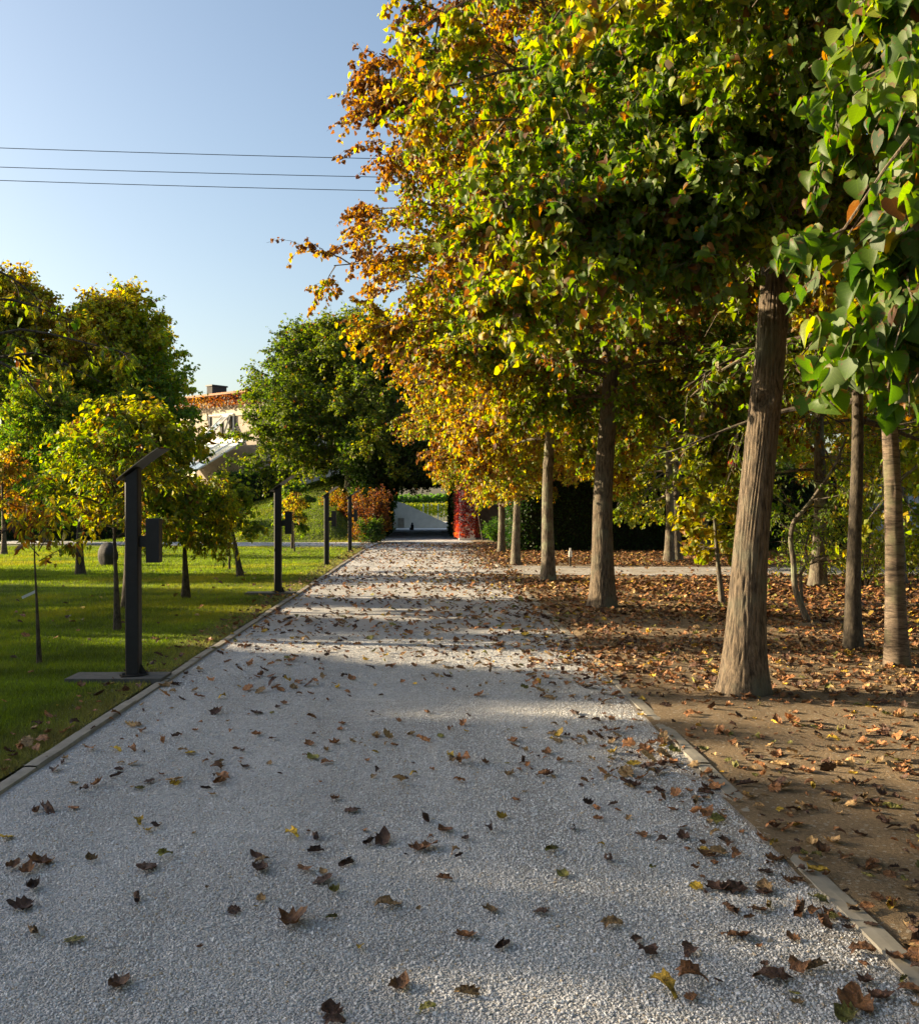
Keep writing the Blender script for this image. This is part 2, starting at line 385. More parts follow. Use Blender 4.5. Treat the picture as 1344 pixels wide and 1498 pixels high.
def crown(seed, prim, tw=dict(), leaf=dict(), colour=dict()):
    """prim: (P (n,k,3), L (n,)) first-order limbs. returns (branch Geo, leaf Geo)"""
    rng = np.random.RandomState(seed)
    P1, L1, r1 = prim
    n1, k1, _ = P1.shape
    gb, gl = Geo(), Geo()
    tt = np.linspace(0, 1, k1)
    tubes(gb, P1, r1[:, None]*(1-tt*.8)[None], 6)
    # second order
    per = tw.get('n2', 10); t0 = tw.get('t0', .18)
    idx = np.repeat(np.arange(n1), per); t = t0 + (1-t0)*rng.rand(len(idx))
    s, d = along(P1, idx, t)
    side = nrm(np.cross(d, rng.normal(size=d.shape)*[.6, .6, 1] + [0, 0, 1.2]))*rng.choice([-1, 1], len(idx))[:, None]
    d2 = nrm(d*.75 + side*tw.get('spread', .85) + rng.normal(size=d.shape)*.18)
    L2 = L1[idx]*tw.get('f2', .42)*(1.15-.75*t)*rng.uniform(.6, 1.2, len(idx))
    P2 = grow(s, d2, L2, 6, rng, tw.get('droop2', .5), .10)
    tubes(gb, P2, (r1[idx]*.30)[:, None]*(1-np.linspace(0, 1, 6)*.75)[None], 4)
    # third order, drawn from limbs' ends too
    per3 = tw.get('n3', 6)
    idx3 = np.repeat(np.arange(len(P2)), per3); t3 = .2+.8*rng.rand(len(idx3))
    s3, d3 = along(P2, idx3, t3)
    side = nrm(np.cross(d3, rng.normal(size=d3.shape)*.6 + [0, 0, 1.]))*rng.choice([-1, 1], len(idx3))[:, None]
    d3 = nrm(d3*.8 + side*.8 + rng.normal(size=d3.shape)*.25)
    lt = tw.get('twig', .45)
    L3 = lt*rng.uniform(.5, 1.2, len(idx3))
    P3 = grow(s3, d3, L3, 4, rng, tw.get('droop3', .7), .12)
    tubes(gb, P3, np.full((len(P3), 4), tw.get('rt', .004))*(1-np.linspace(0, 1, 4)*.5)[None], 3)
    # leaves
    nl = leaf.get('n', 12)
    il = np.repeat(np.arange(len(P3)), nl); tl = rng.rand(len(il))*.98
    p, dl = along(P3, il, tl)
    sd = nrm(np.cross(dl, [0, 0, 1.]))*rng.choice([-1, 1], len(il))[:, None]
    dd = nrm(dl*.5 + sd*.7 + rng.normal(size=dl.shape)*.3 + np.array([0, 0, -leaf.get('hang', .75)]))
    nn = nrm(np.array([0, 0, 1.]) + rng.normal(size=dl.shape)*leaf.get('tilt', .55) + dl*.3)
    p = p + rng.normal(size=p.shape)*leaf.get('size', .09)*.3
    sz = leaf.get('size', .09)*rng.uniform(.55, 1.25, len(il))
    cen = colour.get('cen'); 
    tcol = colour.get('base', .3) + colour.get('clump', .14)*vnoise(p, seed+3, colour.get('cs', 1.6), 3) + rng.normal(size=len(il))*colour.get('rand', .07)
    tcol += np.repeat(rng.normal(size=len(P3))*colour.get('twigvar', .07), nl)
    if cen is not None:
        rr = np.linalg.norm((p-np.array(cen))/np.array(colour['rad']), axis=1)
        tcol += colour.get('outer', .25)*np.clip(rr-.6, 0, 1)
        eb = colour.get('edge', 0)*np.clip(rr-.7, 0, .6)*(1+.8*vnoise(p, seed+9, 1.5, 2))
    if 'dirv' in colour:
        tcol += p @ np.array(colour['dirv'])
    br = rng.rand(len(il)) < colour.get('brown', .03)+(eb if cen is not None else 0)
    tcol[br] = rng.uniform(.74, 1.0, br.sum())
    leaves(gl, p, dd, nn, sz, leaf.get('shape', HEART), autumn(tcol, rng))
    return gb, gl

def limbs(seed, n, zb, zt, rad, lean=(0, 0), h=1, el=(20, 60), droop=.9, k=10, r=.04, topfac=.5, belly=.35, low=.75):
    """limbs leaving a trunk between zb and zt, lengths after an egg-shaped crown"""
    rng = np.random.RandomState(seed)
    i = np.arange(n); t = (i+.5)/n
    z = zb + (zt-zb)*t**.95
    a = i*2.399963 + rng.rand(n)*.7
    e = R(1)*(el[0] + (el[1]-el[0])*t)
    prof = np.where(t < belly, low+(1-low)*t/belly, np.cos((t-belly)/(1-belly)*math.pi/2*.92)**.6)
    L = rad*np.where(t < belly, prof, np.maximum(prof, topfac*.6))*rng.uniform(.88, 1.07, n)
    s = np.stack([lean[0]*z/h, lean[1]*z/h, z], -1)
    d = np.stack([np.cos(a)*np.cos(e), np.sin(a)*np.cos(e), np.sin(e)], -1)
    P = grow(s, d, L, k, rng, droop*(1-t*.6), .06)
    return P, L, r*(.6+.4*L/rad)

def make_tree(name, label, cat, loc, seed, group=None, rz=0, h=6., rad=3., zb=2., n1=20, rtrunk=.12, lean=(0, 0), bark=None,
              tw=None, leaf=None, colour=None, lb=None, trunkh=None, detail=24, color=None, flare=.35, ridge=.004, extra=None, knobs=(), rings=60):
    t = empty(name, label, cat, loc, group, rz)
    rng = np.random.RandomState(seed)
    lb = dict(lb or {}); th = trunkh or h*.88
    tm = trunk_mesh('trunk', rtrunk, th, (lean[0]*th/h, lean[1]*th/h), rng, bark or M_BARK2, rtrunk*.18, flare, knobs, detail, rings, ridge, sway=lb.pop('sway', .02))
    put('trunk', tm, t)
    P, L, rr = limbs(seed, n1, zb, th*.97, rad, lean, h, **lb)
    if extra is not None:
        P = np.concatenate([P, extra[0]]); L = np.concatenate([L, extra[1]]); rr = np.concatenate([rr, extra[2]])
    gb, gl = crown(seed+1, (P, L, rr), tw or {}, leaf or {}, colour or {})
    gb.build('branches', bark or M_BARK2, t)
    cr = gl.build('crown', M_LEAF, t, True)
    if color: cr.color = (*color, 1)
    return t

# ------------------------------------------------------------------ ground and paths
XL, XR = -2.38, 1.57
def sheet(name, xs, ys, hf, mat, label=None, kind='structure', parent=None):
    X, Y = np.meshgrid(xs, ys); Z = hf(X, Y)
    ny, nx = X.shape
    i = np.arange(ny-1)[:, None]; j = np.arange(nx-1)[None]
    Q = np.stack([i*nx+j, i*nx+j+1, (i+1)*nx+j+1, (i+1)*nx+j], -1).reshape(-1, 4)
    g = Geo(); g.add(np.stack([X, Y, Z], -1), Q)
    o = g.build(name, mat, None, True); o['kind'] = kind
    if label: o['label'] = label
    return o
def spaced(a, b, s0, growth=1.0):
    out = [a]; s = s0
    while out[-1] < b: out.append(out[-1]+s); s *= growth
    out[-1] = b
    return np.array(out)
n2 = lambda X, Y, sd, sc, oc=3: vnoise(np.stack([X, Y], -1), sd, sc, oc)

sheet('ground', np.array([-1500, -60, -20, 0, 20, 60, 1500.]), np.array([-60, 0, 40, 80, 200, 2500.]), lambda X, Y: X*0-.05, M_FIELD, 'open ground reaching the horizon')
sheet('gravel_path', spaced(XL-.03, XR+.05, .06), spaced(-2, 62, .05, 1.012), lambda X, Y: .006*n2(X, Y, 3, 1.6)+.0015*n2(X, Y, 4, 14), M_GRAVEL, 'pale crushed stone path')
def lawn_h(X, Y):
    h = .012*n2(X, Y, 7, 1.1)
    bx = np.clip((-3.2-X)/1.3, 0, 1)*np.clip((X+14.5)/9.5, 0, 1); by = np.clip((Y-41.5)/12, 0, 1)**.8
    s = by*by*(3-2*by)
    return h + 3.3*by*bx*(1+.06*n2(X, Y, 8, .5)) + .004
sheet('lawn', spaced(-40, XL-.13, .22)[::1], spaced(-2, 75, .16, 1.006), lawn_h, M_LAWN, 'mown green lawn')
def dirt_h(X, Y):
    near = np.clip((X-1.60)/.16, 0, 1)
    return .012*n2(X, Y, 11, 1.3)+.008*n2(X, Y, 12, 9) + (-.030+.054*(n2(X, Y, 13, 3.3, 4)*.5+.5))*(1-near) + .016*near
sheet('bare_ground', np.concatenate([spaced(1.56, 3.5, .03), spaced(3.5, 50, .1, 1.05)[1:]]), spaced(-2, 80, .06, 1.012), dirt_h, M_DIRT, 'bare brown earth under the trees')
# kerbs: rows of long flush stones
def kerb(name, x0, x1, label, ztop, y1):
    g = Geo(); y = -2.0; rng = random.Random(4)
    while y < y1:
        l = 1.0
        dz = rng.uniform(-.003, .003); dx = rng.uniform(-.004, .004)
        ys = np.linspace(y+.003, y+l-.003, 7); xs = np.array([x0, x0+.012, (x0+x1)/2, x1-.012, x1])+dx
        zz = np.array([-.06, 0, .002, 0, -.06])+ztop+dz*2
        X, Y = np.meshgrid(xs, ys); Z = np.broadcast_to(zz, X.shape) + .003*n2(X, Y, 21, 6)
        i = np.arange(6)[:, None]; j = np.arange(4)[None]
        Q = np.stack([i*5+j, i*5+j+1, (i+1)*5+j+1, (i+1)*5+j], -1).reshape(-1, 4)
        g.add(np.stack([X, Y, Z], -1), Q); y += l
    o = g.build(name, M_KERB, None, False); tag(o, label, kind='structure')
kerb('path_kerb', XL-.10, XL, 'left kerb of pale concrete strips', .022, 35.6)
kerb('path_kerb', XR+.005, XR+.115, 'right kerb of pale concrete strips, partly buried', .014, 38.5)
# side paths
def ribbon(name, pts, w, z, mat, label):
    P = np.array(pts, float); T = np.gradient(P, axis=0); T = nrm(T); Nn = np.stack([-T[:, 1], T[:, 0]], -1)
    w = np.broadcast_to(np.asarray(w, float).reshape(-1, 1) if np.ndim(w) else w, (len(P), 1)); a = P+Nn*w/2; b = P-Nn*w/2
    V = np.concatenate([np.c_[a, np.full(len(a), z)], np.c_[b, np.full(len(b), z)]])
    n = len(P); Q = [(i, i+n, i+1+n, i+1) for i in range(n-1)]
    g = Geo(); g.add(V, Q); o = g.build(name, mat); tag(o, label, kind='structure'); return o
ribbon('side_path', [(1.45, 23.6), (3, 23.2), (6, 22.8), (10, 22.6), (16, 22.7), (30, 23.4)], 3.0, .040, M_GRAVEL, 'side path leaving to the right between the trees')
ribbon('side_path', [(XL+.1, 38.3), (-5, 38.4), (-8, 39.0), (-12, 39.9), (-18, 41)], [5.2, 4.6, 3.4, 2.8, 2.6], .030, M_GRAVEL, 'side path crossing the lawn to the left')

# loose stones on the near path
def gravel_stones():
    rng = np.random.RandomState(8); n = 150000
    Y = 2.4 + 10*rng.rand(n)**1.7; X = rng.uniform(XL+.02, XR-.02, n)
    keep = (X > -.52*Y-.1) & (X < .52*Y+.1); X, Y = X[keep], Y[keep]; n = len(X)
    c = np.array([(x, y, z) for x in (-1, 1) for y in (-1, 1) for z in (-1, 1)], float)*.5
    fc = np.array([(0, 1, 3, 2), (4, 6, 7, 5), (0, 4, 5, 1), (2, 3, 7, 6), (0, 2, 6, 4), (1, 5, 7, 3)])
    V = c[None]*rng.uniform(.5, 1.25, (n, 1, 3))*(1+rng.normal(size=(n, 8, 3))*.22)
    q = nrm(rng.normal(size=(n, 3))); u = nrm(np.cross(q, rng.normal(size=(n, 3)))); w = np.cross(q, u)
    M = np.stack([q, u, w], 1)
    s = rng.uniform(.004, .0078, n)*np.where(rng.rand(n) < .05, 1.5, 1)
    V = np.einsum('nij,njk->nik', V, M)*s[:, None, None]
    Z = .006*n2(X, Y, 3, 1.6)+.0015*n2(X, Y, 4, 14)+.001
    V += np.stack([X, Y, Z], -1)[:, None]
    b = rng.uniform(.50, .80, n); b = b*(1+.10*n2(X*2.2, Y*.35, 55, 1)+.05*n2(X, Y, 56, 4)); tint = np.stack([b*.99, b*.995, b*1.01], -1)
    tint[rng.rand(n) < .05] *= [.75, .62, .45]
    g = Geo(); g.add(V.reshape(-1, 3), (np.arange(n)[:, None, None]*8+fc[None]).reshape(-1, 4), np.repeat(tint, 8, axis=0))
    m, nt, bb = newmat('stone_chip'); a = N(nt, 'ShaderNodeAttribute', attribute_name='col')
    nt.links.new(a.outputs['Color'], bb.inputs['Base Color']); bb.inputs['Roughness'].default_value = .85
    tag(g.build('gravel_stones', m), 'loose pale stone chips covering the near path', kind='stuff')
gravel_stones()

# grass
def grass(name, label, n, ylo, yhi, xfun, hgt, wid, seed, power=1.0):
    rng = np.random.RandomState(seed)
    Y = ylo + (yhi-ylo)*rng.rand(n)**power; X = xfun(Y, rng)
    k = n2(X, Y, 31, .9)
    thin = (X > XL-.55) & (rng.rand(n) < .45); k = k[~thin]; X, Y = X[~thin], Y[~thin]; n = len(X)
    Z = lawn_h(X, Y)
    h = hgt*rng.uniform(.5, 1.3, n)*(1+.25*k); a = rng.rand(n)*6.283
    w = wid*(.7+.6*rng.rand(n))
    base = np.stack([X, Y, Z], -1); dx = np.stack([np.cos(a), np.sin(a), a*0], -1)*w[:, None]
    lean = rng.normal(size=(n, 2))*.45*h[:, None]
    tip = base + np.concatenate([lean, h[:, None]], 1)
    V = np.stack([base-dx, base+dx, tip], 1).reshape(-1, 3)
    k2 = n2(X, Y, 33, 3.5); c = np.array([.098, .142, .016])*np.exp(rng.normal(size=(n, 1))*.3+k2[:, None]*.45) ; dry = np.clip(k*.6+k2*.35+rng.rand(n)*.5-.35, 0, 1)[:, None]
    edge = np.clip((X-(XL-.7))/.6, 0, 1)[:, None]*.6
    c = c*(1-dry)+np.array([.27, .24, .03])*dry; c = c*(1-edge)+np.array([.20, .16, .07])*edge
    g = Geo(); g.add(V, np.arange(3*n).reshape(-1, 3), np.repeat(c, 3, axis=0))
    tag(g.build(name, M_GRASS), label, kind='stuff')
grass('grass', 'short grass of the near lawn', 260000, 4.5, 20, lambda Y, r: XL-.13 - (np.minimum(.47*Y+.5, 9.5)-2.4)*r.rand(len(Y)), .042, .0035, 1, 1.35)
grass('grass', 'short grass of the far lawn', 170000, 20, 37, lambda Y, r: XL-.13 - (.47*Y-1.9)*r.rand(len(Y)), .05, .008, 2)
grass('grass', 'short grass on the bank by the side path', 90000, 41, 54, lambda Y, r: -3.2 - 11*r.rand(len(Y)), .06, .016, 3)


# ------------------------------------------------------------------ the lime trees along the right edge of the path
def gx(px, py):
    p = gnd(px, py); return (p.x, p.y, 0)
def nearlimbs():
    """low drooping limbs of the nearest tree whose tips hang into view"""
    T = Vector((2.75, 1.4, 0)); out = []
    ends = [(1190, 400, 3.3, 3.9), (1252, 510, 2.9, 3.7), (1335, 560, 2.7, 3.5), (1325, 460, 2.9, 3.6), (1290, 60, 3.3, 4.4), (1215, 175, 3.5, 4.3), (1335, 340, 2.8, 3.9), (1250, 300, 3.8, 4.1),
            (1100, 10, 5.0, 4.9), (1395, 440, 2.5, 3.5), (1345, 160, 3.1, 4.1), (1180, -40, 4.0, 4.9), (1290, 430, 3.5, 3.8), (1370, 250, 3.5, 4.0)]
    for k, (px, py, Y, z0) in enumerate(ends):
        e = at(px, py, Y)
        s = Vector((T.x, T.y, z0-.5)); m = s.lerp(e, .55); m.z = max(s.z, e.z)+.35
        P = [s*(1-t)**2 + m*2*t*(1-t) + e*t*t for t in np.linspace(0, 1, 10)]
        out.append([tuple(p-T) for p in P])
    P = np.array(out); L = np.linalg.norm(P[:, -1]-P[:, 0], axis=1)
    return P, L*.42, np.full(len(P), .018)
def frontlimbs():
    rng = np.random.RandomState(5); n = 9; a = R(1)*np.array([-95, -70, -125, -85, -110, -60, -140, -78, -105]); z = np.array([4.7, 4.9, 4.8, 5.2, 5.6, 5.3, 5.1, 5.9, 6.2])
    e = R(1)*rng.uniform(8, 30, n); L = rng.uniform(2.2, 3.3, n)
    P = grow(np.stack([.82*z/11, .1*z/11, z], -1), np.stack([np.cos(a)*np.cos(e), np.sin(a)*np.cos(e), np.sin(e)], -1), L, 10, rng, .8, .06)
    # strongly drooping limbs on the side of the path
    m = 11; a2 = R(1)*np.array([-148, -135, -140, -120, -144, -128, -112, -115, -140, -138, -130]); z2 = np.array([3.9, 3.8, 4.1, 4.3, 4.1, 4.2, 4.6, 4.5, 3.9, 4.4, 4.6])
    e2 = R(1)*rng.uniform(0, 18, m); L2 = rng.uniform(1.7, 2.9, m)
    P2 = grow(np.stack([.82*z2/11, .1*z2/11, z2], -1), np.stack([np.cos(a2)*np.cos(e2), np.sin(a2)*np.cos(e2), np.sin(e2)], -1), L2, 10, rng, 1.0, .06)
    P, L = np.concatenate([P, P2]), np.concatenate([L, L2*.8])
    return P, L, np.full(len(P), .026)
LIME_TW = dict(n2=11, n3=6, f2=.40, twig=.42, t0=.15)
LIME_LEAF = dict(n=22, size=.062, hang=.7, tilt=.6, shape=HEART)
make_tree('lime_tree', 'lime tree whose large green heart-shaped leaves hang down closest to the viewer', 'tree', (2.75, 1.4, 0), 11,
          'lime trees along the right of the path', h=9, rad=2.2, zb=4.6, n1=10, rtrunk=.19, bark=M_BARK, detail=48,
          tw=dict(n2=12, n3=5, f2=.36, twig=.26, t0=.3, droop3=1.0), leaf=dict(n=12, size=.064, hang=.9, tilt=.55), extra=nearlimbs(),
          colour=dict(base=.24, clump=.12, cs=1.3, rand=.07, twigvar=.10, brown=.05), lb=dict(el=(25, 60)))
b1 = gnd(1087, 1017)
make_tree('lime_tree', 'lime tree with the thickest ridged trunk bearing a swollen scar, and yellow green crown', 'tree', (b1.x, b1.y, 0), 23,
          'lime trees along the right of the path', h=11, rad=4.05, zb=3.5, n1=36, rtrunk=.168, lean=(.82, .1), bark=M_BARK, detail=128, rings=420, ridge=.012, flare=.42,
          knobs=[(2.46, R(250), .05, .13), (2.16, R(205), .014, .10), (1.28, R(200), .010, .04), (3.1, R(300), .02, .1)],
          tw=dict(n2=20, n3=8, f2=.42, twig=.44, t0=.10), leaf=LIME_LEAF, extra=frontlimbs(), lb=dict(el=(6, 62), droop=.75, belly=.4, low=.55),
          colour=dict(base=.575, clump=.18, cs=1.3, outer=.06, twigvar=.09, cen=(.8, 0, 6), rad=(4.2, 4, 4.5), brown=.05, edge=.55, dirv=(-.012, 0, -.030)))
b2 = gnd(880, 890)
T2 = make_tree('lime_tree', 'second lime tree along the path, dark leaning trunk, crown turning orange and brown', 'tree', (b2.x, b2.y, 0), 31,
          'lime trees along the right of the path', h=9.6, rad=4.6, zb=3.05, n1=54, rtrunk=.185, lean=(.35, 0), bark=M_BARK, detail=96, rings=260, ridge=.012, flare=.35,
          knobs=[(2.35, R(240), .02, .1)],
          tw=dict(n2=22, n3=9, f2=.42, twig=.48, t0=.12), leaf=dict(n=20, size=.074, hang=.7, tilt=.6, shape=KITE), lb=dict(el=(6, 60), droop=.75, belly=.3, low=.5),
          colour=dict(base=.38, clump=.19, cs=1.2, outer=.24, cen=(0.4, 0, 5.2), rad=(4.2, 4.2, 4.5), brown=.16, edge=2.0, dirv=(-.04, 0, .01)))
b3 = gnd(801, 851)
T3 = make_tree('lime_tree', 'third lime tree along the path, straight trunk with knobbly top, golden crown', 'tree', (b3.x, b3.y, 0), 41,
          'lime trees along the right of the path', h=8.6, rad=3.75, zb=2.7, n1=36, rtrunk=.145, lean=(.15, 0), bark=M_BARK2, detail=48, rings=140, ridge=.008, flare=.25,
          knobs=[(2.4, R(230), .03, .1), (2.5, R(300), .03, .1)],
          tw=dict(n2=19, n3=8, f2=.44, twig=.48, t0=.12), leaf=dict(n=16, size=.082, hang=.7, tilt=.6, shape=KITE), lb=dict(el=(5, 60), droop=.8, belly=.35, low=.42),
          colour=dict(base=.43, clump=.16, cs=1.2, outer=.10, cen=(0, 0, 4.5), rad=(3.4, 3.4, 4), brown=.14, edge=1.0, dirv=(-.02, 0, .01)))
def recopy(src, label, loc, rz, sc, color, group=None):
    c = copy_tree(src); c.location = loc; c.rotation_euler = (0, 0, rz); c.scale = (sc,)*3; c['label'] = label
    if group: c['group'] = group
    elif 'group' in c: del c['group']
    for ch in c.children:
        if ch.name.startswith('crown'): ch.color = (*color, 1)
    return c
b4 = gnd(754, 827)
recopy(T3, 'fourth lime tree along the path, slim trunk leaning towards the path, golden crown', (b4.x, b4.y, 0), 2.1, .84, (1.05, .95, .9), 'lime trees along the right of the path').rotation_euler = (0, R(-2.5), 2.1)
b5 = gnd(733, 809)
recopy(T3, 'last lime tree along the path, slim pale trunk just behind the fourth', (b5.x, b5.y, 0), 4.0, .86, (1.0, .95, .95), 'lime trees along the right of the path')

# ------------------------------------------------------------------ trees right of the row
WOOD = 'mixed trees beyond the lime row at right'
def loose(name, label, loc, seed, **k):
    d = dict(group=WOOD, h=6, rad=2.2, zb=2, n1=18, rtrunk=.1, detail=24,
             tw=dict(n2=8, n3=4, f2=.45, twig=.35), leaf=dict(n=9, size=.085, shape=KITE, hang=.5), colour=dict(base=.46, clump=.12, rand=.08))
    d.update(k); return make_tree(name, label, 'tree', loc, seed, **d)
r1 = gnd(1248, 951)
loose('woodland_tree', 'slim straight dark trunk beside the banded cherry trunk, thin crown', (r1.x, r1.y, 0), 51, h=8.5, rad=2.6, zb=2.4, n1=26, rtrunk=.088, lean=(.0, 0), bark=M_BARKD,
      lb=dict(el=(-5, 55), droop=.6), colour=dict(base=.38, clump=.12), leaf=dict(n=7, size=.07, shape=SLIM, hang=.5))
r2 = gnd(1312, 976)
RC = loose('cherry_tree', 'tall trunk with banded light bark and knots beside the slim dark one', (r2.x, r2.y, 0), 52, h=8.5, rad=2.8, zb=2.9, n1=24, rtrunk=.105, lean=(-.42, 0), bark=M_CHERRY, detail=48, rings=160, ridge=.003,
      knobs=[(1.35, R(265), .016, .05), (1.75, R(250), .014, .05), (.9, R(200), .01, .04)], lb=dict(el=(10, 60)), colour=dict(base=.42), flare=.25)
r3 = gnd(1195, 860)
WT = loose('woodland_tree', 'grey trunk by the side path, seen between crooked sapling and slim dark trunk', (r3.x, r3.y, 0), 53, h=8, rad=3.2, zb=1.9, n1=24, rtrunk=.15, lean=(.05, 0), lb=dict(el=(-5, 55)), colour=dict(base=.48, clump=.14), leaf=dict(n=9, size=.10, shape=KITE))
r4 = gnd(978, 823)
recopy(WT, 'thicker of the two close trunks before the tall dark hedge', (r4.x, r4.y, 0), 1.0, .92, (1.15, 1.1, .9), WOOD)
r4 = gnd(993, 822)
recopy(WT, 'thinner of the two close trunks before the tall dark hedge', (r4.x, r4.y+.2, 0), 3.0, .9, (1.1, 1.05, .9), WOOD)
r5 = gnd(1056, 886)
SAP = loose('sapling', 'bushy yellow leaved sapling between the thickest trunk and the hedge', (r5.x, r5.y, 0), 54, h=2.9, rad=.62, zb=.75, n1=20, rtrunk=.045, lean=(-.22, 0), group=None,
      tw=dict(n2=7, n3=3, f2=.5, twig=.2, rt=.0025), leaf=dict(n=7, size=.085, shape=HEART, hang=.3), colour=dict(base=.56, clump=.08, rand=.05), lb=dict(el=(0, 60), droop=.2, r=.012, topfac=.9))
# crooked small trees
def crooked(label, pts, Y, rads, seed, color=None):
    t = empty('crooked_sapling', label, 'tree', (0, 0, 0)); base = at(*pts[0], Y); t.location = (base.x, base.y, 0)
    rng = np.random.RandomState(seed)
    P = np.array([tuple(at(px, py, Y) - Vector((base.x, base.y, 0))) for px, py in pts]); P[0, 2] = -.03
    # resample smooth
    k = 40; tt = np.linspace(0, len(P)-1, k); Q = np.stack([np.interp(tt, np.arange(len(P)), P[:, c]) for c in range(3)], -1)
    Qs = Q.copy()
    for _ in range(3): Qs[1:-1] = (Qs[:-2]+Qs[1:-1]*2+Qs[2:])/4
    Qs[:, 1] += .05*np.sin(np.linspace(0, 7, k))
    g = Geo(); tubes(g, Qs[None], np.interp(np.linspace(0, 1, k), [0, .5, 1], rads)[None], 12); g.build('trunk', M_BARK2, t, True)
    n = 12; idx = np.zeros(n, int); s, d = along(Qs[None], idx, np.linspace(.5, .98, n))
    dd = nrm(d*.3+rng.normal(size=d.shape)*[1, .6, .25])
    Lb = rng.uniform(.5, 1.3, n)
    Pb = grow(s, dd, Lb, 8, rng, .1, .07)
    gb, gl = crown(seed, (Pb, Lb, np.full(n, .010)), dict(n2=6, n3=3, f2=.4, twig=.2, rt=.002), dict(n=4, size=.06, shape=SLIM), dict(base=.45))
    gb.build('branches', M_BARKD, t); gl.build('crown', M_LEAF, t)
crooked('crooked bare sapling with an S-shaped stem behind the thickest trunk', [(1184, 914), (1172, 885), (1163, 860), (1162, 820), (1155, 790), (1158, 762), (1175, 745), (1197, 715), (1222, 680), (1238, 640)], 13.1, (.045, .033, .015), 61)
crooked('thin crooked sapling standing just behind the S-shaped one', [(1174, 893), (1173, 860), (1171, 838), (1180, 822), (1176, 800), (1184, 775)], 14.6, (.03, .022, .008), 62)

# wood further back: trunk, branches and crown each
spots = [(10.5, 17.5, 1.15, 'with a full crown beyond the banded trunk'), (9.2, 19.4, .75, 'with a pale thin trunk beside the side path'),
         (5.2, 30.5, .95, 'growing before the tall dark hedge at its path end'), (8.6, 31.5, 1.0, 'growing before the tall dark hedge at its middle'),
         (12.5, 27, 1.1, 'past the side path seen between dark and banded trunks'), (16.5, 26, 1.1, 'past the side path beyond the banded trunk'),
         (4.4, 37, 1.15, 'rising behind the tall hedge at its path end'), (9, 39, 1.25, 'rising behind the middle of the tall hedge'), (14.5, 37, 1.3, 'far back behind the crooked sapling'),
         (20, 34, 1.3, 'far back behind the banded trunk'), (7.6, 12.6, 1.0, 'with a high crown over the slim dark trunk'), (11.5, 45, 1.4, 'behind all the others beyond the hedge'),
         (22, 46, 1.5, 'last in the wood before the grey building'), (17, 52, 1.5, 'tall and hazy at the back of the wood')]
WT2 = None
for k, (x, y, sc, lab) in enumerate(spots):
    src = (WT, T3, RC)[k % 3] if y > 22 else WT
    cc = [(1.5, 1.4, .9), (1.0, 1.2, .9), (1.35, 1.3, 1.0), (1.1, 1.25, .9)][k % 4]
    recopy(src, ('green' if k % 4 == 1 else 'yellow green') + ' tree ' + lab, (x, y, 0), k*1.7, sc, cc, WOOD)

for k, (x, y, sc, src) in enumerate([(2.9, -5.2, 1.0, T2), (2.8, -12, 1.0, T2), (7.2, 3.6, 1.1, T3), (9.5, -3, 1.15, T2), (6.6, -8, 1.1, T3), (12.5, 5, 1.2, T3), (14, -6, 1.2, T2), (9.6, 8.2, 1.0, T3)]):  # unseen trees added to keep sky light off the trunks' dark sides
    recopy(src, ['first', 'second', 'third', 'fourth', 'fifth', 'sixth', 'seventh', 'eighth'][k]+' of the unseen trees added beside and behind the viewer to block sky light', (x, y, 0), k*2.1, sc, (.9, 1, .9), 'unseen trees added to block sky light')

# ------------------------------------------------------------------ shrub volumes: leaf cards over a dark core
def cover(g, faces, dens, size, rng, base, shape=KITE, depth=.12, clump=.1, cs=1.2, rand=.06, brown=0, bulge=.0, hang=.6, edge=.0):
    """faces: list of (origin, u, v, normal); leaves scattered on them"""
    for o, u, v, nn in faces:
        o, u, v, nn = map(lambda a: np.array(a, float), (o, u, v, nn))
        A = np.linalg.norm(np.cross(u, v)); n = int(A*dens)
        a, b = rng.rand(n)*(1+2*edge)-edge, rng.rand(n)*(1+2*edge)-edge
        p = o + a[:, None]*u + b[:, None]*v
        dd = np.abs(rng.normal(size=n))*depth + bulge*vnoise(p, 77, .9, 2)
        p = p + nn*dd[:, None]
        d = nrm(rng.normal(size=(n, 3))*.6 + [0, 0, -hang] + nn*.3)
        up = nrm(nn*1.0 + rng.normal(size=(n, 3))*.55 + [0, 0, .35])
        t = base + clump*vnoise(p, 78, cs, 3) + rng.normal(size=n)*rand
        br = rng.rand(n) < brown; t[br] = rng.uniform(.7, .95, br.sum())
        leaves(g, p, d, up, size*rng.uniform(.6, 1.3, n), shape, autumn(t, rng))
def boxfaces(x0, x1, y0, y1, z0, z1, which='FLRBT'):
    d = {'F': ((x0, y0, z0), (x1-x0, 0, 0), (0, 0, z1-z0), (0, -1, 0)), 'B': ((x0, y1, z0), (x1-x0, 0, 0), (0, 0, z1-z0), (0, 1, 0)),
         'L': ((x0, y0, z0), (0, y1-y0, 0), (0, 0, z1-z0), (-1, 0, 0)), 'R': ((x1, y0, z0), (0, y1-y0, 0), (0, 0, z1-z0), (1, 0, 0)),
         'T': ((x0, y0, z1), (x1-x0, 0, 0), (0, y1-y0, 0), (0, 0, 1)), 'D': ((x0, y0, z0), (x1-x0, 0, 0), (0, y1-y0, 0), (0, 0, -1))}
    return [d[c] for c in which]
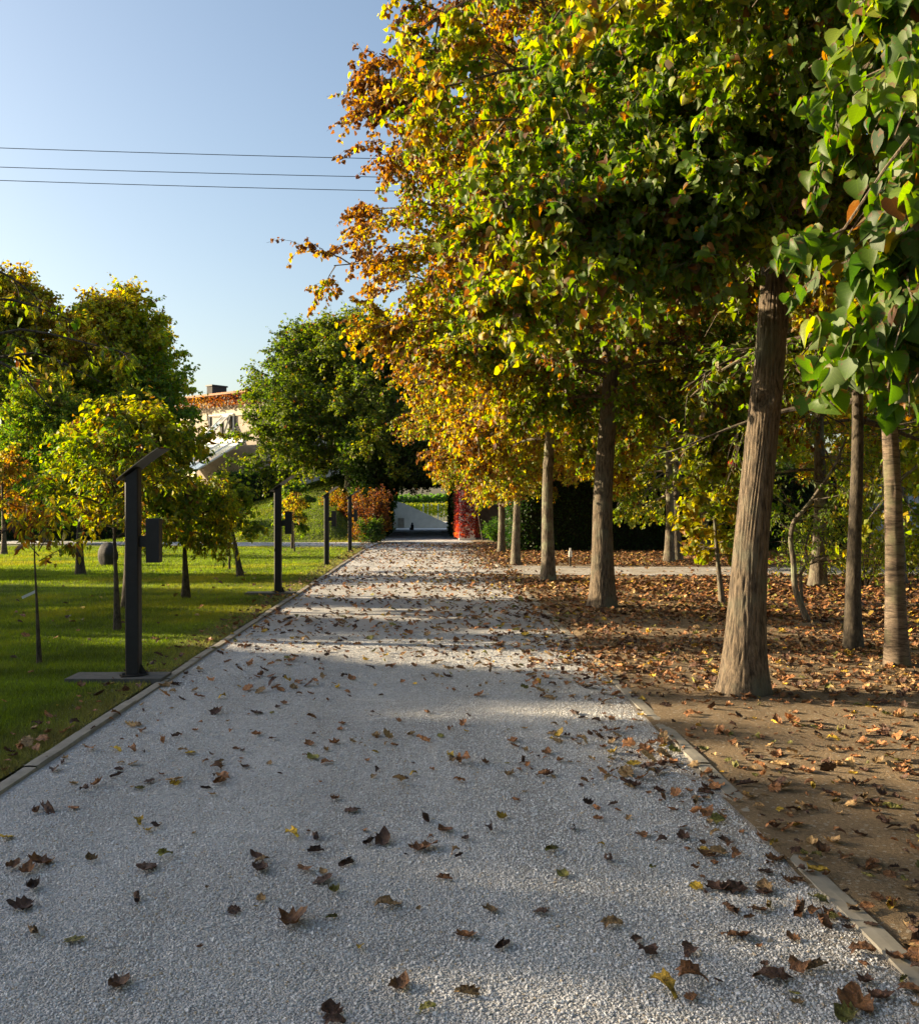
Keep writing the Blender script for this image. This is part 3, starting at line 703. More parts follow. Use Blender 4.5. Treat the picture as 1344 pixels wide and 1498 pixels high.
def hedge(name, label, cat, x0, x1, y0, y1, z1, base, dens=260, size=.085, color=None, z0=0, which='FLRT', bulge=.06, rz=0, brown=0, **kw):
    cx, cy_ = (x0+x1)/2, (y0+y1)/2
    t = empty(name, label, cat, (cx, cy_, z0), None, rz)
    rng = np.random.RandomState(int(abs(x0*31+y0*7)) % 9999)
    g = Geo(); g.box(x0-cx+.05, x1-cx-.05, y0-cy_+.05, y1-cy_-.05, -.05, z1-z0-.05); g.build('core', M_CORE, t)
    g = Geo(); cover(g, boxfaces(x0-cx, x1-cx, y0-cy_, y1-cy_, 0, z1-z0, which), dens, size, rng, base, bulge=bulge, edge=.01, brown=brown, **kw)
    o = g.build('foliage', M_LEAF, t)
    if color: o.color = (*color, 1)
    return t
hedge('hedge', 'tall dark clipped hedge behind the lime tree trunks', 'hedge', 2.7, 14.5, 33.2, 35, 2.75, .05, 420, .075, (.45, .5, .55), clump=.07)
hedge('hedge', 'low dark hedge across the far end of the lawn', 'hedge', -24, -9.8, 44, 45.2, 1.5, .08, 120, .11, (.5, .6, .6))
hedge('hedge', 'dark green clipped hedge on the bank below the glass roof', 'hedge', -11.6, -7.6, 53, 55, 3.2, .12, 160, .10, (.7, .8, .8), z0=.6)

# ------------------------------------------------------------------ ivy covered gateway
GX0, GX1, GY0, GY1 = -2.78, 1.02, 46.0, 62.0
gt = empty('ivy_gateway', 'dark ivy covered gateway over the far end of the path', 'gateway', ((GX0+GX1)/2, GY0, 0)); ox, oy = gt.location.x, gt.location.y
def gbox(name, x0, x1, y0, y1, z0, z1, mat):
    g = Geo(); g.box(x0-ox, x1-ox, y0-oy, y1-oy, z0, z1); return g.build(name, mat, gt)
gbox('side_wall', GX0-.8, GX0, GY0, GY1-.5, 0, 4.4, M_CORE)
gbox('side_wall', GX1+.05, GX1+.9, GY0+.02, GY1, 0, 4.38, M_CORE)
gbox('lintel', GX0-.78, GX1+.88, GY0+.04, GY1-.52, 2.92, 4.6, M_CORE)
gbox('jamb', GX0-.02, GX0+.22, GY1-.4, GY1, 0, 3.0, M_PALE)
rng = np.random.RandomState(5)
g = Geo()
f = [((GX0-.8, GY0, 0), (0, 6, 0), (0, 0, 4.6), (-1, 0, 0)), ((GX0-.8, GY0, 0), (.8, 0, 0), (0, 0, 4.6), (0, -1, 0)), ((GX0, GY0, 2.9), (GX1-GX0+.9, 0, 0), (0, 0, 1.8), (0, -1, 0)),
     ((GX0, GY0, 0), (0, GY1-GY0-1, 0), (0, 0, 2.9), (1, 0, 0)), ((GX1+.05, GY0, 0), (0, GY1-GY0, 0), (0, 0, 2.9), (-1, 0, 0)),
     ((GX0-.8, GY0, 4.6), (4.6, 0, 0), (0, 8, 0), (0, 0, 1)), ((GX0, GY0, 2.9), (GX1-GX0, 0, 0), (0, GY1-GY0-.5, 0), (0, 0, -1)),
     ((GX0, GY1-.5, 2.7), (GX1-GX0, 0, 0), (0, 0, .35), (0, 0, -1))]
f = [(np.array(o, float)-[ox, oy, 0], u, v, n) for o, u, v, n in f]
cover(g, f, 230, .10, rng, .10, depth=.10, bulge=.10, clump=.1)
# shaggy mounds of ivy over the top and the corners
for (bx, by, bz, rx, ry, rz_, n) in [(-3.5, 45.9, 4.0, 1.0, .9, 1.3, 1800), (-2.6, 45.8, 4.5, 1.7, 1.0, 1.2, 2600), (-.4, 46, 4.7, 1.5, 1.0, .9, 2200), (1.0, 45.9, 4.2, 1.1, .9, 1.0, 1500), (-3.35, 45.8, 2.4, .6, .5, 1.9, 1500), (-2.6, 46.5, 5.3, 1.5, 1.3, 1.1, 2200)]:
    d = nrm(rng.normal(size=(n, 3))); r_ = rng.rand(n, 1)**.3*(1+.18*vnoise(d, int(n+bx*10), 3, 2)[:, None])
    p = d*r_*[rx, ry, rz_]+[bx-ox, by-oy, bz]; p = p[p[:, 2] > .05]; d = d[:len(p)]
    ok = ~((p[:, 0]+ox > GX0-.05) & (p[:, 0]+ox < GX1) & (p[:, 2] < 2.85)); p = p[ok]; n = len(p)
    leaves(g, p, nrm(rng.normal(size=(n, 3))*.6+[0, 0, -.5]), nrm(rng.normal(size=(n, 3))*.7+[0, 0, .6]), rng.uniform(.08, .17, n), KITE, autumn(.14+.1*vnoise(p, 4, 1.2, 2)+rng.normal(size=n)*.06, rng))
# hanging strands
for k in range(34):
    x = rng.uniform(GX0+.1, GX1-.05); y = GY1-.5+rng.uniform(-.6, .1); L = rng.uniform(.1, .42)
    if k < 16: x = GX0+.25+rng.rand()*.55; L = rng.uniform(.5, 1.9)*(1-(x-GX0-.25)*.9)
    n = int(L*60)+4
    p = np.stack([x-ox+rng.normal(size=n)*.05, y-oy+rng.normal(size=n)*.05, 2.9-rng.rand(n)*L], -1)
    leaves(g, p, nrm(rng.normal(size=(n, 3))*.5+[0, 0, -1]), rng.normal(size=(n, 3)), rng.uniform(.06, .11, n), KITE, autumn(.12+rng.normal(size=n)*.06, rng))
o = g.build('ivy', M_LEAF, gt); o.color = (.8, .8, .75, 1)
# red creeper on the right pillar
pt = empty('creeper_pillar', 'pillar beside the gateway covered in red and orange creeper', 'pillar', (1.42, 43.8, 0))
g = Geo(); g.box(-.36, .36, -.2, 1.9, 0, 3.6); g.build('pillar', M_PALE, pt)
g = Geo(); cover(g, boxfaces(-.38, .38, -.22, 1.9, .15, 3.8, 'FLRT'), 520, .085, rng, .80, depth=.07, bulge=.08, clump=.10, rand=.07)
o = g.build('creeper', M_LEAF, pt); o.color = (1.5, .62, 2.2, 1)
# dark wall and things beside the pillar
wl = empty('garden_wall', 'low brown wall in shade between the red pillar and the hedge', 'wall', (2.9, 46.5, 0))
g = Geo(); g.box(-1.1, 2.2, -.15, .15, 0, 1.5); g.build('wall', simple('brown_wall', (.13, .09, .06), .9, 6, .3), wl)
g = Geo(); g.box(-1.13, 2.23, -.18, .18, 1.5, 1.58); g.build('coping', M_CONC, wl)
def stick(name, label, cat, a, b, r, mat, sides=8):
    a, b = Vector(a), Vector(b); g = Geo()
    P = np.array([[tuple((b-a)*t) for t in np.linspace(0, 1, 6)]]); tubes(g, P, np.full((1, 6), r)*np.linspace(1, .75, 6)[None], sides)
    o = g.build(name, mat, None, True, a); return tag(o, label, cat)
pA = gnd(706, 792); stick('cane', 'thin pale cane leaning beside the red creeper pillar', 'cane', (pA.x, pA.y, 0), tuple(at(699, 752, pA.y)), .022, M_BARK2)

def bush(name, label, cat, loc, seed, rad, h, base, n=2500, size=.07, color=None, shape=KITE, brown=0, rand=.07, clump=.12, cores=7, group=None, z0=.15):
    """several lobes of leaf clumps on fine stems"""
    rng = np.random.RandomState(seed); t = empty(name, label, cat, loc, group)
    st = 40; a = rng.rand(st)*6.283; e = rng.uniform(R(35), R(88), st)
    d = np.stack([np.cos(a)*np.cos(e), np.sin(a)*np.cos(e), np.sin(e)], -1)
    L = np.minimum(rad/np.maximum(np.cos(e), .05), h/np.sin(e))*rng.uniform(.7, 1., st)
    P = grow(np.zeros((st, 3))+[0, 0, -.02], d, L, 8, rng, .25, .06)
    g = Geo(); tubes(g, P, np.full((st, 8), .008)*np.linspace(1, .4, 8)[None], 4); g.build('stems', M_BARKD, t)
    idx = rng.randint(0, st, n); p, dd = along(P, idx, z0+(1-z0)*rng.rand(n)**.6)
    p = p + rng.normal(size=p.shape)*rad*.13; p[:, 2] = np.maximum(p[:, 2], .02)
    tc = base+clump*vnoise(p, seed, 2.5/rad, 3)+rng.normal(size=n)*rand
    br = rng.rand(n) < brown; tc[br] = rng.uniform(.75, .95, br.sum())
    gl = Geo(); leaves(gl, p, nrm(rng.normal(size=p.shape)*.7+dd*.5), nrm(rng.normal(size=p.shape)*.7+[0, 0, 1]), size*rng.uniform(.6, 1.3, n), shape, autumn(tc, rng))
    o = gl.build('foliage', M_LEAF, t)
    if color: o.color = (*color, 1)
    return t
q = gnd(722, 793); bush('shrub', 'small green shrub in shade beside the leaning cane', 'shrub', (q.x+.1, q.y, 0), 3, .55, 1.1, .2, 1500, .07, (.8, .95, .9))
q = gnd(528, 795); bush('shrub', 'tall orange red shrub beside the gateway mouth', 'shrub', (q.x+.3, q.y+1.2, 0), 4, .8, 2.4, .78, 7500, .075, (.75, .62, 1.0), rand=.09, clump=.14)
q = gnd(540, 795); bush('shrub', 'dull green low shrub in front of the orange one', 'shrub', (q.x+.1, q.y, 0), 5, .6, 1.0, .2, 2600, .07, (.7, .7, .8))
q = gnd(505, 790); bush('shrub', 'low orange shrub spreading over the top of the grass bank', 'shrub', (-4.2, 46.3, .5), 6, .9, 1.9, .74, 5500, .08, (.85, .72, .9), rand=.09)
q = gnd(1265, 862); bush('cane_thicket', 'thicket of thin upright canes between slim dark and banded trunks', 'thicket', (q.x, q.y, 0), 7, .8, 2.6, .50, 1200, .08, None, SLIM)
q = gnd(1190, 845); bush('shrub', 'light green wispy shrub behind the S-shaped sapling', 'shrub', (q.x, q.y, 0), 8, .8, 1.5, .45, 900, .08, (1.1, 1.1, .8), SLIM)
q = gnd(1340, 850); bush('shrub', 'small yellow green shrub beside the side path past the banded trunk', 'shrub', (q.x, q.y+.5, 0), 9, .9, 1.8, .5, 1600, .08)

# beyond the gateway
rw = empty('ramp_wall', 'pale wall with a sloping top beyond the gateway', 'wall', (-.9, 66, 0))
g = Geo(); V = [(-2.3, 0, -.05), (2.3, 0, -.05), (2.3, 0, .02), (-1.15, 0, 1.63), (-2.3, 0, 1.9)]
V = V+[(x, .3, z) for x, y, z in V]; g.add(V[:10], [(0, 1, 2, 3, 4)]); g.f[5].append(np.array([(9, 8, 7, 6, 5)])); g.f.setdefault(4, []).append(np.array([(i, i+5, (i+1) % 5+5, (i+1) % 5) for i in range(5)]))
g.build('wall', M_PALE, rw)
g = Geo(); p0 = at(582, 772, 65.8); p1 = at(591, 758, 65.8); g.box(p0.x+.9, p1.x+.9, -.06, 0, max(.02, p0.z), p1.z); g.build('hatch', simple('hatch', (.34, .29, .23)), rw)
ribbon('yard', [(-.9, 61.9), (-.9, 90)], 7.5, -.01, M_PALE, 'pale paved yard beyond the gateway')
q = at(603, 776, 60.5); b = Geo(); b.box(-.09, .09, -.07, .07, 0, .32); b.box(-.05, .05, -.05, .05, .32, .45); b.box(-.16, -.09, -.04, .04, 0, .14)
tag(b.build('bollard', M_STEEL, None, False, (q.x, q.y, 0)), 'small black bollard standing in front of the pale ramp wall', 'bollard')
# vineyard rows
rng = np.random.RandomState(9)
for k in range(9):
    y = 78+k*7.0
    t = empty('vine_row', ['first row of yellow green vines beyond the gateway', 'second row of vines', 'third row of vines', 'fourth row of vines', 'fifth row of vines', 'sixth row of vines', 'seventh row of vines', 'eighth row of vines', 'last row of vines before the far wood'][k]+('' if k in (0, 8) else ' seen through the gateway'), 'vines', (0, y, 0), 'rows of vines beyond the gateway')
    g = Geo(); cover(g, boxfaces(-9, 7, -.25, .25, .55, 1.34+.02*k, 'FT'), 60, .16, rng, .48, depth=.12, clump=.08, bulge=.08)
    g.build('foliage', M_LEAF, t)
    if k < 3:
        for px in (-.9, .25, 2.0):
            gp = Geo(); gp.box(px+k*.3-.04, px+k*.3+.04, -.36, -.28, 0, 1.6); gp.build('post', M_PALE, t)
def far_wood():
    rng = np.random.RandomState(12); g = Geo(); n = 24000
    x = rng.uniform(-70, 60, n); top = 4.6+1.0*vnoise(np.c_[x, x*0], 4, .35, 4); z = rng.rand(n)**.8*top; y = 330+rng.rand(n)*14
    p = np.stack([x, y, z], -1)
    leaves(g, p, nrm(rng.normal(size=(n, 3))), nrm(rng.normal(size=(n, 3))), rng.uniform(.5, 1.3, n), KITE, autumn(.22+.08*vnoise(p, 5, .1, 2), rng))
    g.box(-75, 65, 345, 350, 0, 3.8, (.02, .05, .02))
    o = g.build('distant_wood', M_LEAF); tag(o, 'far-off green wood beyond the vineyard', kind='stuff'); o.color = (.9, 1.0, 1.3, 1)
far_wood()

# ------------------------------------------------------------------ big trees at the left and centre
BIGL = dict(n=9, size=.17, shape=KITE, hang=.4, tilt=.7)
q = at(512, 737, 49.5)
CT = make_tree('broadleaf_tree', 'large rounded olive green tree above the gateway', 'tree', (q.x, 49.5, 0), 71, h=8.2, rad=5.5, zb=3.3, n1=100, rtrunk=.35, detail=24,
          tw=dict(n2=18, n3=8, f2=.42, twig=.75, t0=.25, droop2=.1, droop3=.2, rt=.006), leaf=dict(n=13, size=.13, shape=KITE, hang=.4, tilt=.7), lb=dict(el=(4, 70), droop=.15, topfac=1.25, r=.06, belly=.5, low=.97),
          colour=dict(base=.33, clump=.10, cs=.5, rand=.06, brown=.02), color=(1.02, .88, .95))
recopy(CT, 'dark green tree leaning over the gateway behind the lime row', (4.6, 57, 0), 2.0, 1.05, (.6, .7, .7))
GT = make_tree('broadleaf_tree', 'tall green tree with yellow patches at its top beside the house', 'tree', (-18.3, 58, 0), 73, h=9.9, rad=3.7, zb=1.6, n1=54, rtrunk=.28, detail=24,
          tw=dict(n2=17, n3=8, f2=.44, twig=.65, t0=.15, droop2=.1, droop3=.2, rt=.006), leaf=dict(n=10, size=.15, shape=KITE, hang=.5, tilt=.7), lb=dict(el=(0, 70), droop=.15, topfac=1.2, r=.05, belly=.5),
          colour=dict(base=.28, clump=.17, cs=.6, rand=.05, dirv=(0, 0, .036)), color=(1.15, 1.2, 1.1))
print('GT dims', [tuple(round(x, 1) for x in c) for c in (c_.bound_box[0] for c_ in GT.children)], [tuple(round(x, 1) for x in c_.bound_box[6]) for c_ in GT.children])
GT.scale = (1.30,)*3
recopy(GT, 'tall tree with yellow green top, behind the reaching dark boughs', (-24.8, 58, 0), 2.2, 1.40, (1.05, 1.05, .9))
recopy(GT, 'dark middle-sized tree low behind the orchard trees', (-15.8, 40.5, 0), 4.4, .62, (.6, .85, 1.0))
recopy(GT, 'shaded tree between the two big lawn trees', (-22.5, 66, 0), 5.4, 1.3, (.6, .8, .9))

# ------------------------------------------------------------------ orchard on the lawn
ORCH = 'young orchard trees on the lawn'
def orchard(label, px, py, seed, **k):
    q = gnd(px, py)
    d = dict(group=ORCH, h=2.6, rad=.9, zb=.9, n1=14, rtrunk=.04, detail=16, rings=50, bark=M_BARKD, flare=.5, trunkh=None,
             tw=dict(n2=8, n3=4, f2=.5, twig=.25, rt=.003), leaf=dict(n=8, size=.085, shape=SLIM, hang=.5, tilt=.7), colour=dict(base=.5, clump=.12, cs=2, rand=.07), lb=dict(el=(20, 60), droop=.5, r=.02, topfac=.9))
    d.update(k); return make_tree('orchard_tree', label, 'tree', (q.x, q.y, 0), seed, **d)
orchard('thin sapling with a white tag and sparse browning leaves on the lawn', 58, 973, 81, h=1.85, rad=.42, zb=1.0, n1=9, rtrunk=.020, trunkh=1.5,
        tw=dict(n2=4, n3=2, f2=.4, twig=.14, rt=.002), leaf=dict(n=4, size=.09, shape=SLIM), colour=dict(base=.62, clump=.15, brown=.3), lb=dict(el=(30, 60), droop=-.3, r=.007, topfac=1))
q = gnd(58, 973)
tagm = Geo(); tagm.box(-.15, 0, -.003, .003, -.013, .013)
o = tagm.build('plant_tag', simple('white_plastic', (.6, .6, .58), .5)); o.location = tuple(at(53, 865, q.y)); o.rotation_euler = (0, R(-25)+0, 0); tag(o, 'small white plant tag hanging on the thin sapling', 'tag')
orchard('forked young tree with orange tinted leaves beside the first sign post', 172, 923, 82, h=2.6, rad=.85, zb=1.15, n1=16, rtrunk=.038, colour=dict(base=.46, clump=.13, cs=2, brown=.10), lb=dict(el=(25, 60), droop=.6, r=.018, topfac=.9))
orchard('small tree with dense bright yellow green crown between the first two sign posts', 272, 876, 83, h=2.0, rad=.95, zb=.95, n1=18, rtrunk=.06, colour=dict(base=.53, clump=.07, cs=2),
        tw=dict(n2=10, n3=5, f2=.5, twig=.28, rt=.003), leaf=dict(n=9, size=.09, shape=SLIM), lb=dict(el=(10, 55), droop=.8, r=.02, topfac=.8))
q0 = at(186, 737, 15.2)
make_tree('orchard_tree', 'spreading orchard tree with a golden top, its trunk behind the first sign post', 'tree', (q0.x, q0.y, 0), 84, ORCH, h=3.0, rad=1.3, zb=1.45, n1=22, rtrunk=.085, lean=(.05, 0), bark=M_BARKD, detail=24,
          tw=dict(n2=11, n3=5, f2=.48, twig=.3, rt=.003), leaf=dict(n=9, size=.085, shape=KITE, hang=.4), colour=dict(base=.36, clump=.12, cs=1.6, dirv=(0, 0, .06)), lb=dict(el=(5, 55), droop=.2, r=.035, topfac=.9))
orchard('dark trunked tree in shade at mid lawn, beside the boulder', 118, 841, 85, h=3.2, rad=1.3, zb=1.4, n1=16, rtrunk=.09, colour=dict(base=.25, clump=.12, brown=.06), leaf=dict(n=8, size=.10, shape=KITE))
LT = orchard('small tree with a leaning trunk before the side path', 352, 845, 86, h=2.2, rad=.7, zb=.95, n1=10, rtrunk=.065, lean=(-.35, 0), colour=dict(base=.44, clump=.1), leaf=dict(n=7, size=.085, shape=KITE))
orchard('thin upright stake-like sapling next to the leaning trunk', 336, 834, 87, h=2.0, rad=.5, zb=1.0, n1=8, rtrunk=.022, colour=dict(base=.45), leaf=dict(n=5, size=.08, shape=SLIM))
orchard('grey green bushy tree behind the second sign post', 428, 803, 88, h=2.45, rad=.75, zb=.8, n1=10, rtrunk=.05, colour=dict(base=.36, clump=.08, brown=.06), leaf=dict(n=9, size=.10, shape=KITE), lb=dict(el=(0, 60), droop=.3))
orchard('thin sapling with a few bright yellow leaves behind the second sign post', 431, 808, 89, h=2.1, rad=.35, zb=1.1, n1=7, rtrunk=.022, colour=dict(base=.62), leaf=dict(n=5, size=.09, shape=SLIM))
orchard('small pinkish orange tree with a pale trunk far across the lawn', 6, 812, 90, h=3.3, rad=1.15, zb=1.2, n1=14, rtrunk=.08, bark=M_CHERRY, colour=dict(base=.72, clump=.15), leaf=dict(n=6, size=.11, shape=KITE))
# old walnut whose boughs enter at the left edge
def boughs():
    T = Vector((-7.2, 12.6, 0)); out = []
    for (ax, ay, bx, by, cx, cy_, Y) in [(-60, 500, 40, 480, 200, 520, 12.2), (-60, 530, 60, 515, 150, 560, 12.4), (-60, 500, 30, 545, 75, 598, 12.0), (-80, 430, 30, 440, 110, 470, 12.8), (-60, 810, 40, 760, 62, 735, 12.2), (-80, 380, 10, 400, 60, 440, 12.9)]:
        a, m, e = at(ax, ay, Y), at(bx, by, Y), at(cx, cy_, Y)
        s = Vector((T.x, T.y, a.z-.25)) if ay < 700 else Vector((T.x, T.y, .9))
        pts = [s, a, m, e]; P = []
        for t in np.linspace(0, 3, 12):
            i = min(int(t), 2); P.append(pts[i].lerp(pts[i+1], t-i))
        out.append([tuple(p-T) for p in P])
    P = np.array(out); return P, np.linalg.norm(P[:, -1]-P[:, 0], axis=1)*.55, np.full(len(P), .035)
P, L, rr = boughs()
wt = empty('walnut_tree', 'walnut tree whose dark bare boughs with few yellow leaves reach over the lawn', 'tree', (-7.2, 12.6, 0))
put('trunk', trunk_mesh('trunk', .16, 4.6, (0.1, 0), np.random.RandomState(3), M_BARKD, .06, .3, (), 24, 60, .006), wt)
P2, L2, r2_ = limbs(95, 16, 3.2, 4.5, 1.7, el=(5, 70), k=12)
gb, gl = crown(96, (np.concatenate([P, P2]), np.concatenate([L, L2]), np.concatenate([rr, r2_])), dict(n2=5, n3=3, f2=.35, twig=.25, t0=.45, rt=.003), dict(n=3, size=.12, shape=SLIM, hang=.8), dict(base=.50, clump=.1))
gb.build('branches', M_BARKD, wt); gl.build('crown', M_LEAF, wt)

# trees left of the picture that throw the long shadows over lawn and path
shade = [(-20.5, 3.0, .68), (-22.5, 6.0, .66), (-20.5, 9.6, .62), (-22.0, 13.4, .63), (-21, 17.0, .58), (-23, 20.6, .60), (-20.5, 24.4, .52), (-21.5, -1.5, .68), (-17.5, 10.5, .46), (-26, 15.5, .56), (-24.5, 8.6, .70), (-23.5, 11.6, .68)]
for k, (x, y, sc) in enumerate(shade):
    recopy(GT, ['first', 'second', 'third', 'fourth', 'fifth', 'sixth', 'seventh', 'eighth', 'ninth', 'tenth', 'eleventh', 'twelfth'][k]+' of the trees standing beyond the lawn edge that shade lawn and path', (x, y, 0), k*1.3, sc, (.9, 1, .9), 'trees outside the picture at left')


# ------------------------------------------------------------------ sign posts
def post_proto():
    t = empty('sign_post', '', 'sign post', (0, 0, 0), 'black sign posts along the lawn')
    g = Geo()
    # octagonal-cornered square tube, cut aslant at the top
    w, c = .061, .012; prof = [(-w+c, -w), (w-c, -w), (w, -w+c), (w, w-c), (w-c, w), (-w+c, w), (-w, w-c), (-w, -w+c)]
    V = [(x, y, .0) for x, y in prof] + [(x, y, 1.83+x*.72) for x, y in prof]
    g.add(V, [(i, (i+1) % 8, (i+1) % 8+8, i+8) for i in range(8)]); g.f.setdefault(8, []).append(np.array([[8, 9, 10, 11, 12, 13, 14, 15]]))
    g.build('pole', M_STEEL, t)
    pn = Geo(); n = 10                                     # slightly curved reading panel
    for k in range(n):
        u0, u1 = -.11+.42*k/n, -.11+.42*(k+1)/n
        z0, z1 = u0*.70-.18*u0*u0, u1*.70-.18*u1*u1
        v = [(u0, -.10, z0), (u1, -.10, z1), (u1, .10, z1), (u0, .10, z0), (u0, -.10, z0+.010), (u1, -.10, z1+.010), (u1, .10, z1+.010), (u0, .10, z0+.010)]
        fs = [(0, 3, 2, 1), (4, 5, 6, 7), (0, 1, 5, 4), (2, 3, 7, 6)]
        if k == 0: fs.append((0, 4, 7, 3))
        if k == n-1: fs.append((1, 2, 6, 5))
        pn.add(v, fs)
    pn.build('reading_panel', M_PANEL, t, False, (0, 0, 1.842), (0, 0, R(-16)))
    b = Geo(); b.box(.0615, .13, -.03, .03, 1.16, 1.26); b.build('bracket', M_STEEL, t)
    b = Geo(); b.box(.127, .245, -.055, .055, 1.02, 1.415); b.build('side_box', M_STEEL, t)
    b = Geo(); th = np.arange(20)*2*math.pi/20
    V = [(.125*math.cos(a), .125*math.sin(a), z) for z in (0, .012) for a in th]
    b.add(V, [(i, (i+1) % 20, (i+1) % 20+20, i+20) for i in range(20)]); b.f.setdefault(20, []).append(np.array([np.arange(20)+20]))
    for a in range(4):
        x, y = .098*math.cos(a*math.pi/2+.78), .098*math.sin(a*math.pi/2+.78); b.box(x-.01, x+.01, y-.01, y+.01, .012, .026)
    gs = b; gs.add([(.065, -.006, .012), (.12, -.006, .012), (.065, -.006, .10), (.065, .006, .012), (.12, .006, .012), (.065, .006, .10)], [(0, 1, 2), (5, 4, 3)])
    gs.build('base_flange', M_STEEL, t)
    return t
PP = [(196, 995), (407, 870), (478, 828), (512, 808)]
labs = ['first and largest black sign post, standing on a rough concrete slab', 'second black sign post from the front, light under its slanted panel',
        'third black sign post from the front, before the grass bank', 'last black sign post, beside the orange shrub']
proto = post_proto()
for k, (px, py) in enumerate(PP):
    p = proto if k == 0 else copy_tree(proto)
    q = gnd(px, py); p.location = (q.x, q.y, .05 if k < 2 else .0); p['label'] = labs[k]
    if k < 2:
        s = Geo(); ang = 0
        x0, x1, y0, y1 = (-.55, .30, -.20, .16); zz = .06
        nx = 12; xs = np.linspace(x0, x1, nx)
        V = []; 
        for x in xs: V += [(x, y0+.004*math.sin(x*9), -.06), (x, y0+.004*math.sin(x*9), zz), (x, y1, zz), (x, y1, -.06)]
        s.add(V, [(4*i+j, 4*i+j+1, 4*i+4+j+1, 4*i+4+j) for i in range(nx-1) for j in range(3)]); s.f[4].append(np.array([(0, 3, 2, 1), (4*nx-4, 4*nx-3, 4*nx-2, 4*nx-1)]))
        o = s.build('footing_slab', M_CONC, None, False, (q.x, q.y, -.012))
        tag(o, ['rough concrete slab under the first sign post', 'concrete slab flush in the grass under the second sign post'][k], 'slab')

# boulder, ground marker, red ball
bp = gnd(159, 828)
g = Geo(); u = np.linspace(0, math.pi, 14); v = np.linspace(0, 2*math.pi, 20, endpoint=False)
U, Vv = np.meshgrid(u, v, indexing='ij'); D = np.stack([np.sin(U)*np.cos(Vv), np.sin(U)*np.sin(Vv), np.cos(U)], -1)
Rr = 1+.12*vnoise(D, 2, 2.2, 3); P = D*Rr[..., None]*[.25, .2, .34]+[0, 0, .27]
i = np.arange(13)[:, None]; j = np.arange(20)[None]
g.add(P.reshape(-1, 3), np.stack([i*20+j, (i+1)*20+j, (i+1)*20+(j+1) % 20, i*20+(j+1) % 20], -1).reshape(-1, 4))
tag(g.build('boulder', M_STONE, None, True, (bp.x, bp.y, 0)), 'dark upright boulder on the sunlit part of the lawn', 'boulder')
q = gnd(834, 831); mk = empty('ground_marker', 'short wooden marker with a pale top between the second and third lime trees', 'marker', (q.x, q.y, 0))
g = Geo(); g.box(-.025, .025, -.02, .02, -.02, .34); g.build('stake', M_BARK2, mk)
g = Geo(); g.box(-.04, .04, -.035, .035, .28, .42); g.box(-.022, .022, -.02, .02, .42, .5); g.build('cap', M_PALE, mk)
rb = bpy.data.meshes.new('red_ball')
g = Geo(); D2 = D*.075; g.add(D2.reshape(-1, 3), np.stack([i*20+j, (i+1)*20+j, (i+1)*20+(j+1) % 20, i*20+(j+1) % 20], -1).reshape(-1, 4)); g.box(-.002, .002, -.002, .002, .07, .2)
o = g.build('red_ball', simple('red_gloss', (.30, .02, .015), .12, 5, .1), None, True, tuple(at(1071, 679, 14.6))); tag(o, 'small shiny dark red ball hanging among leaves beside the thickest trunk', 'ball')

# ------------------------------------------------------------------ power lines
for k, (ya, yb) in enumerate([(208, 222), (236, 247), (255, 268)]):
    A = at(-500, ya-10.5-(.0 if k else 1), 46); B = at(1500, yb+21, 46.0)
    g = Geo(); n = 40; P = []
    for t in np.linspace(0, 1, n):
        p = A.lerp(B, t); p.z -= .35*4*t*(1-t)-.0; P.append(tuple(p))
    tubes(g, np.array([P]), np.full((1, n), .016), 6)
    tag(g.build('power_line', M_STEEL), ['topmost', 'middle one', 'lowest'][k]+' of the three wires crossing the sky', 'wire', 'power lines across the sky')

# ------------------------------------------------------------------ house behind the trees
HY = 60.0
hs = empty('house', 'beige house with red creeper under the eaves and a tilted glass front', 'house', tuple(Vector((at(300, 737, HY).x, HY, 0)))); hx = hs.location.x
def pt_(px, py, Y=HY): p = at(px, py, Y); return np.array([(p.x-hx)*1.3, p.y-HY, p.z])
M_WALL = simple('beige_render', (.36, .31, .25), .9, 3, .15); M_STONEB = simple('pale_stone_band', (.50, .45, .34), .9, 5, .12)
M_WHITE = simple('white_frame', (.72, .70, .66), .5, 4, .05)
mg, nt, b = newmat('glass_pane'); b.inputs['Base Color'].default_value = (.16, .24, .27, 1); b.inputs['Roughness'].default_value = .06; b.inputs['Specular IOR Level'].default_value = 1.0; b.inputs['Metallic'].default_value = .55
b.inputs['Base Color'].default_value = (.45, .55, .60, 1)
nn_ = noise(nt, objcoord(nt), 1.5, 3); rr_ = ramp(nt, nn_.outputs['Fac'], [(.3, (.36, .46, .50)), (.7, (.55, .64, .68))]); nt.links.new(rr_.outputs[0], b.inputs['Base Color'])
mi, nt, b = newmat('dark_interior'); b.inputs['Base Color'].default_value = (.03, .028, .025, 1)
L0, R0 = pt_(215, 600)[0], pt_(425, 600)[0]
def hb(name, x0, x1, y0, y1, z0, z1, mat, parent=None):
    g = Geo(); g.box(x0, x1, y0, y1, z0, z1); return g.build(name, mat, parent or hs)
zE = pt_(300, 588)[2]; zg = pt_(300, 648)[2]
hb('wall', L0, R0, 0, 7, 0, zE-.1, M_WALL)
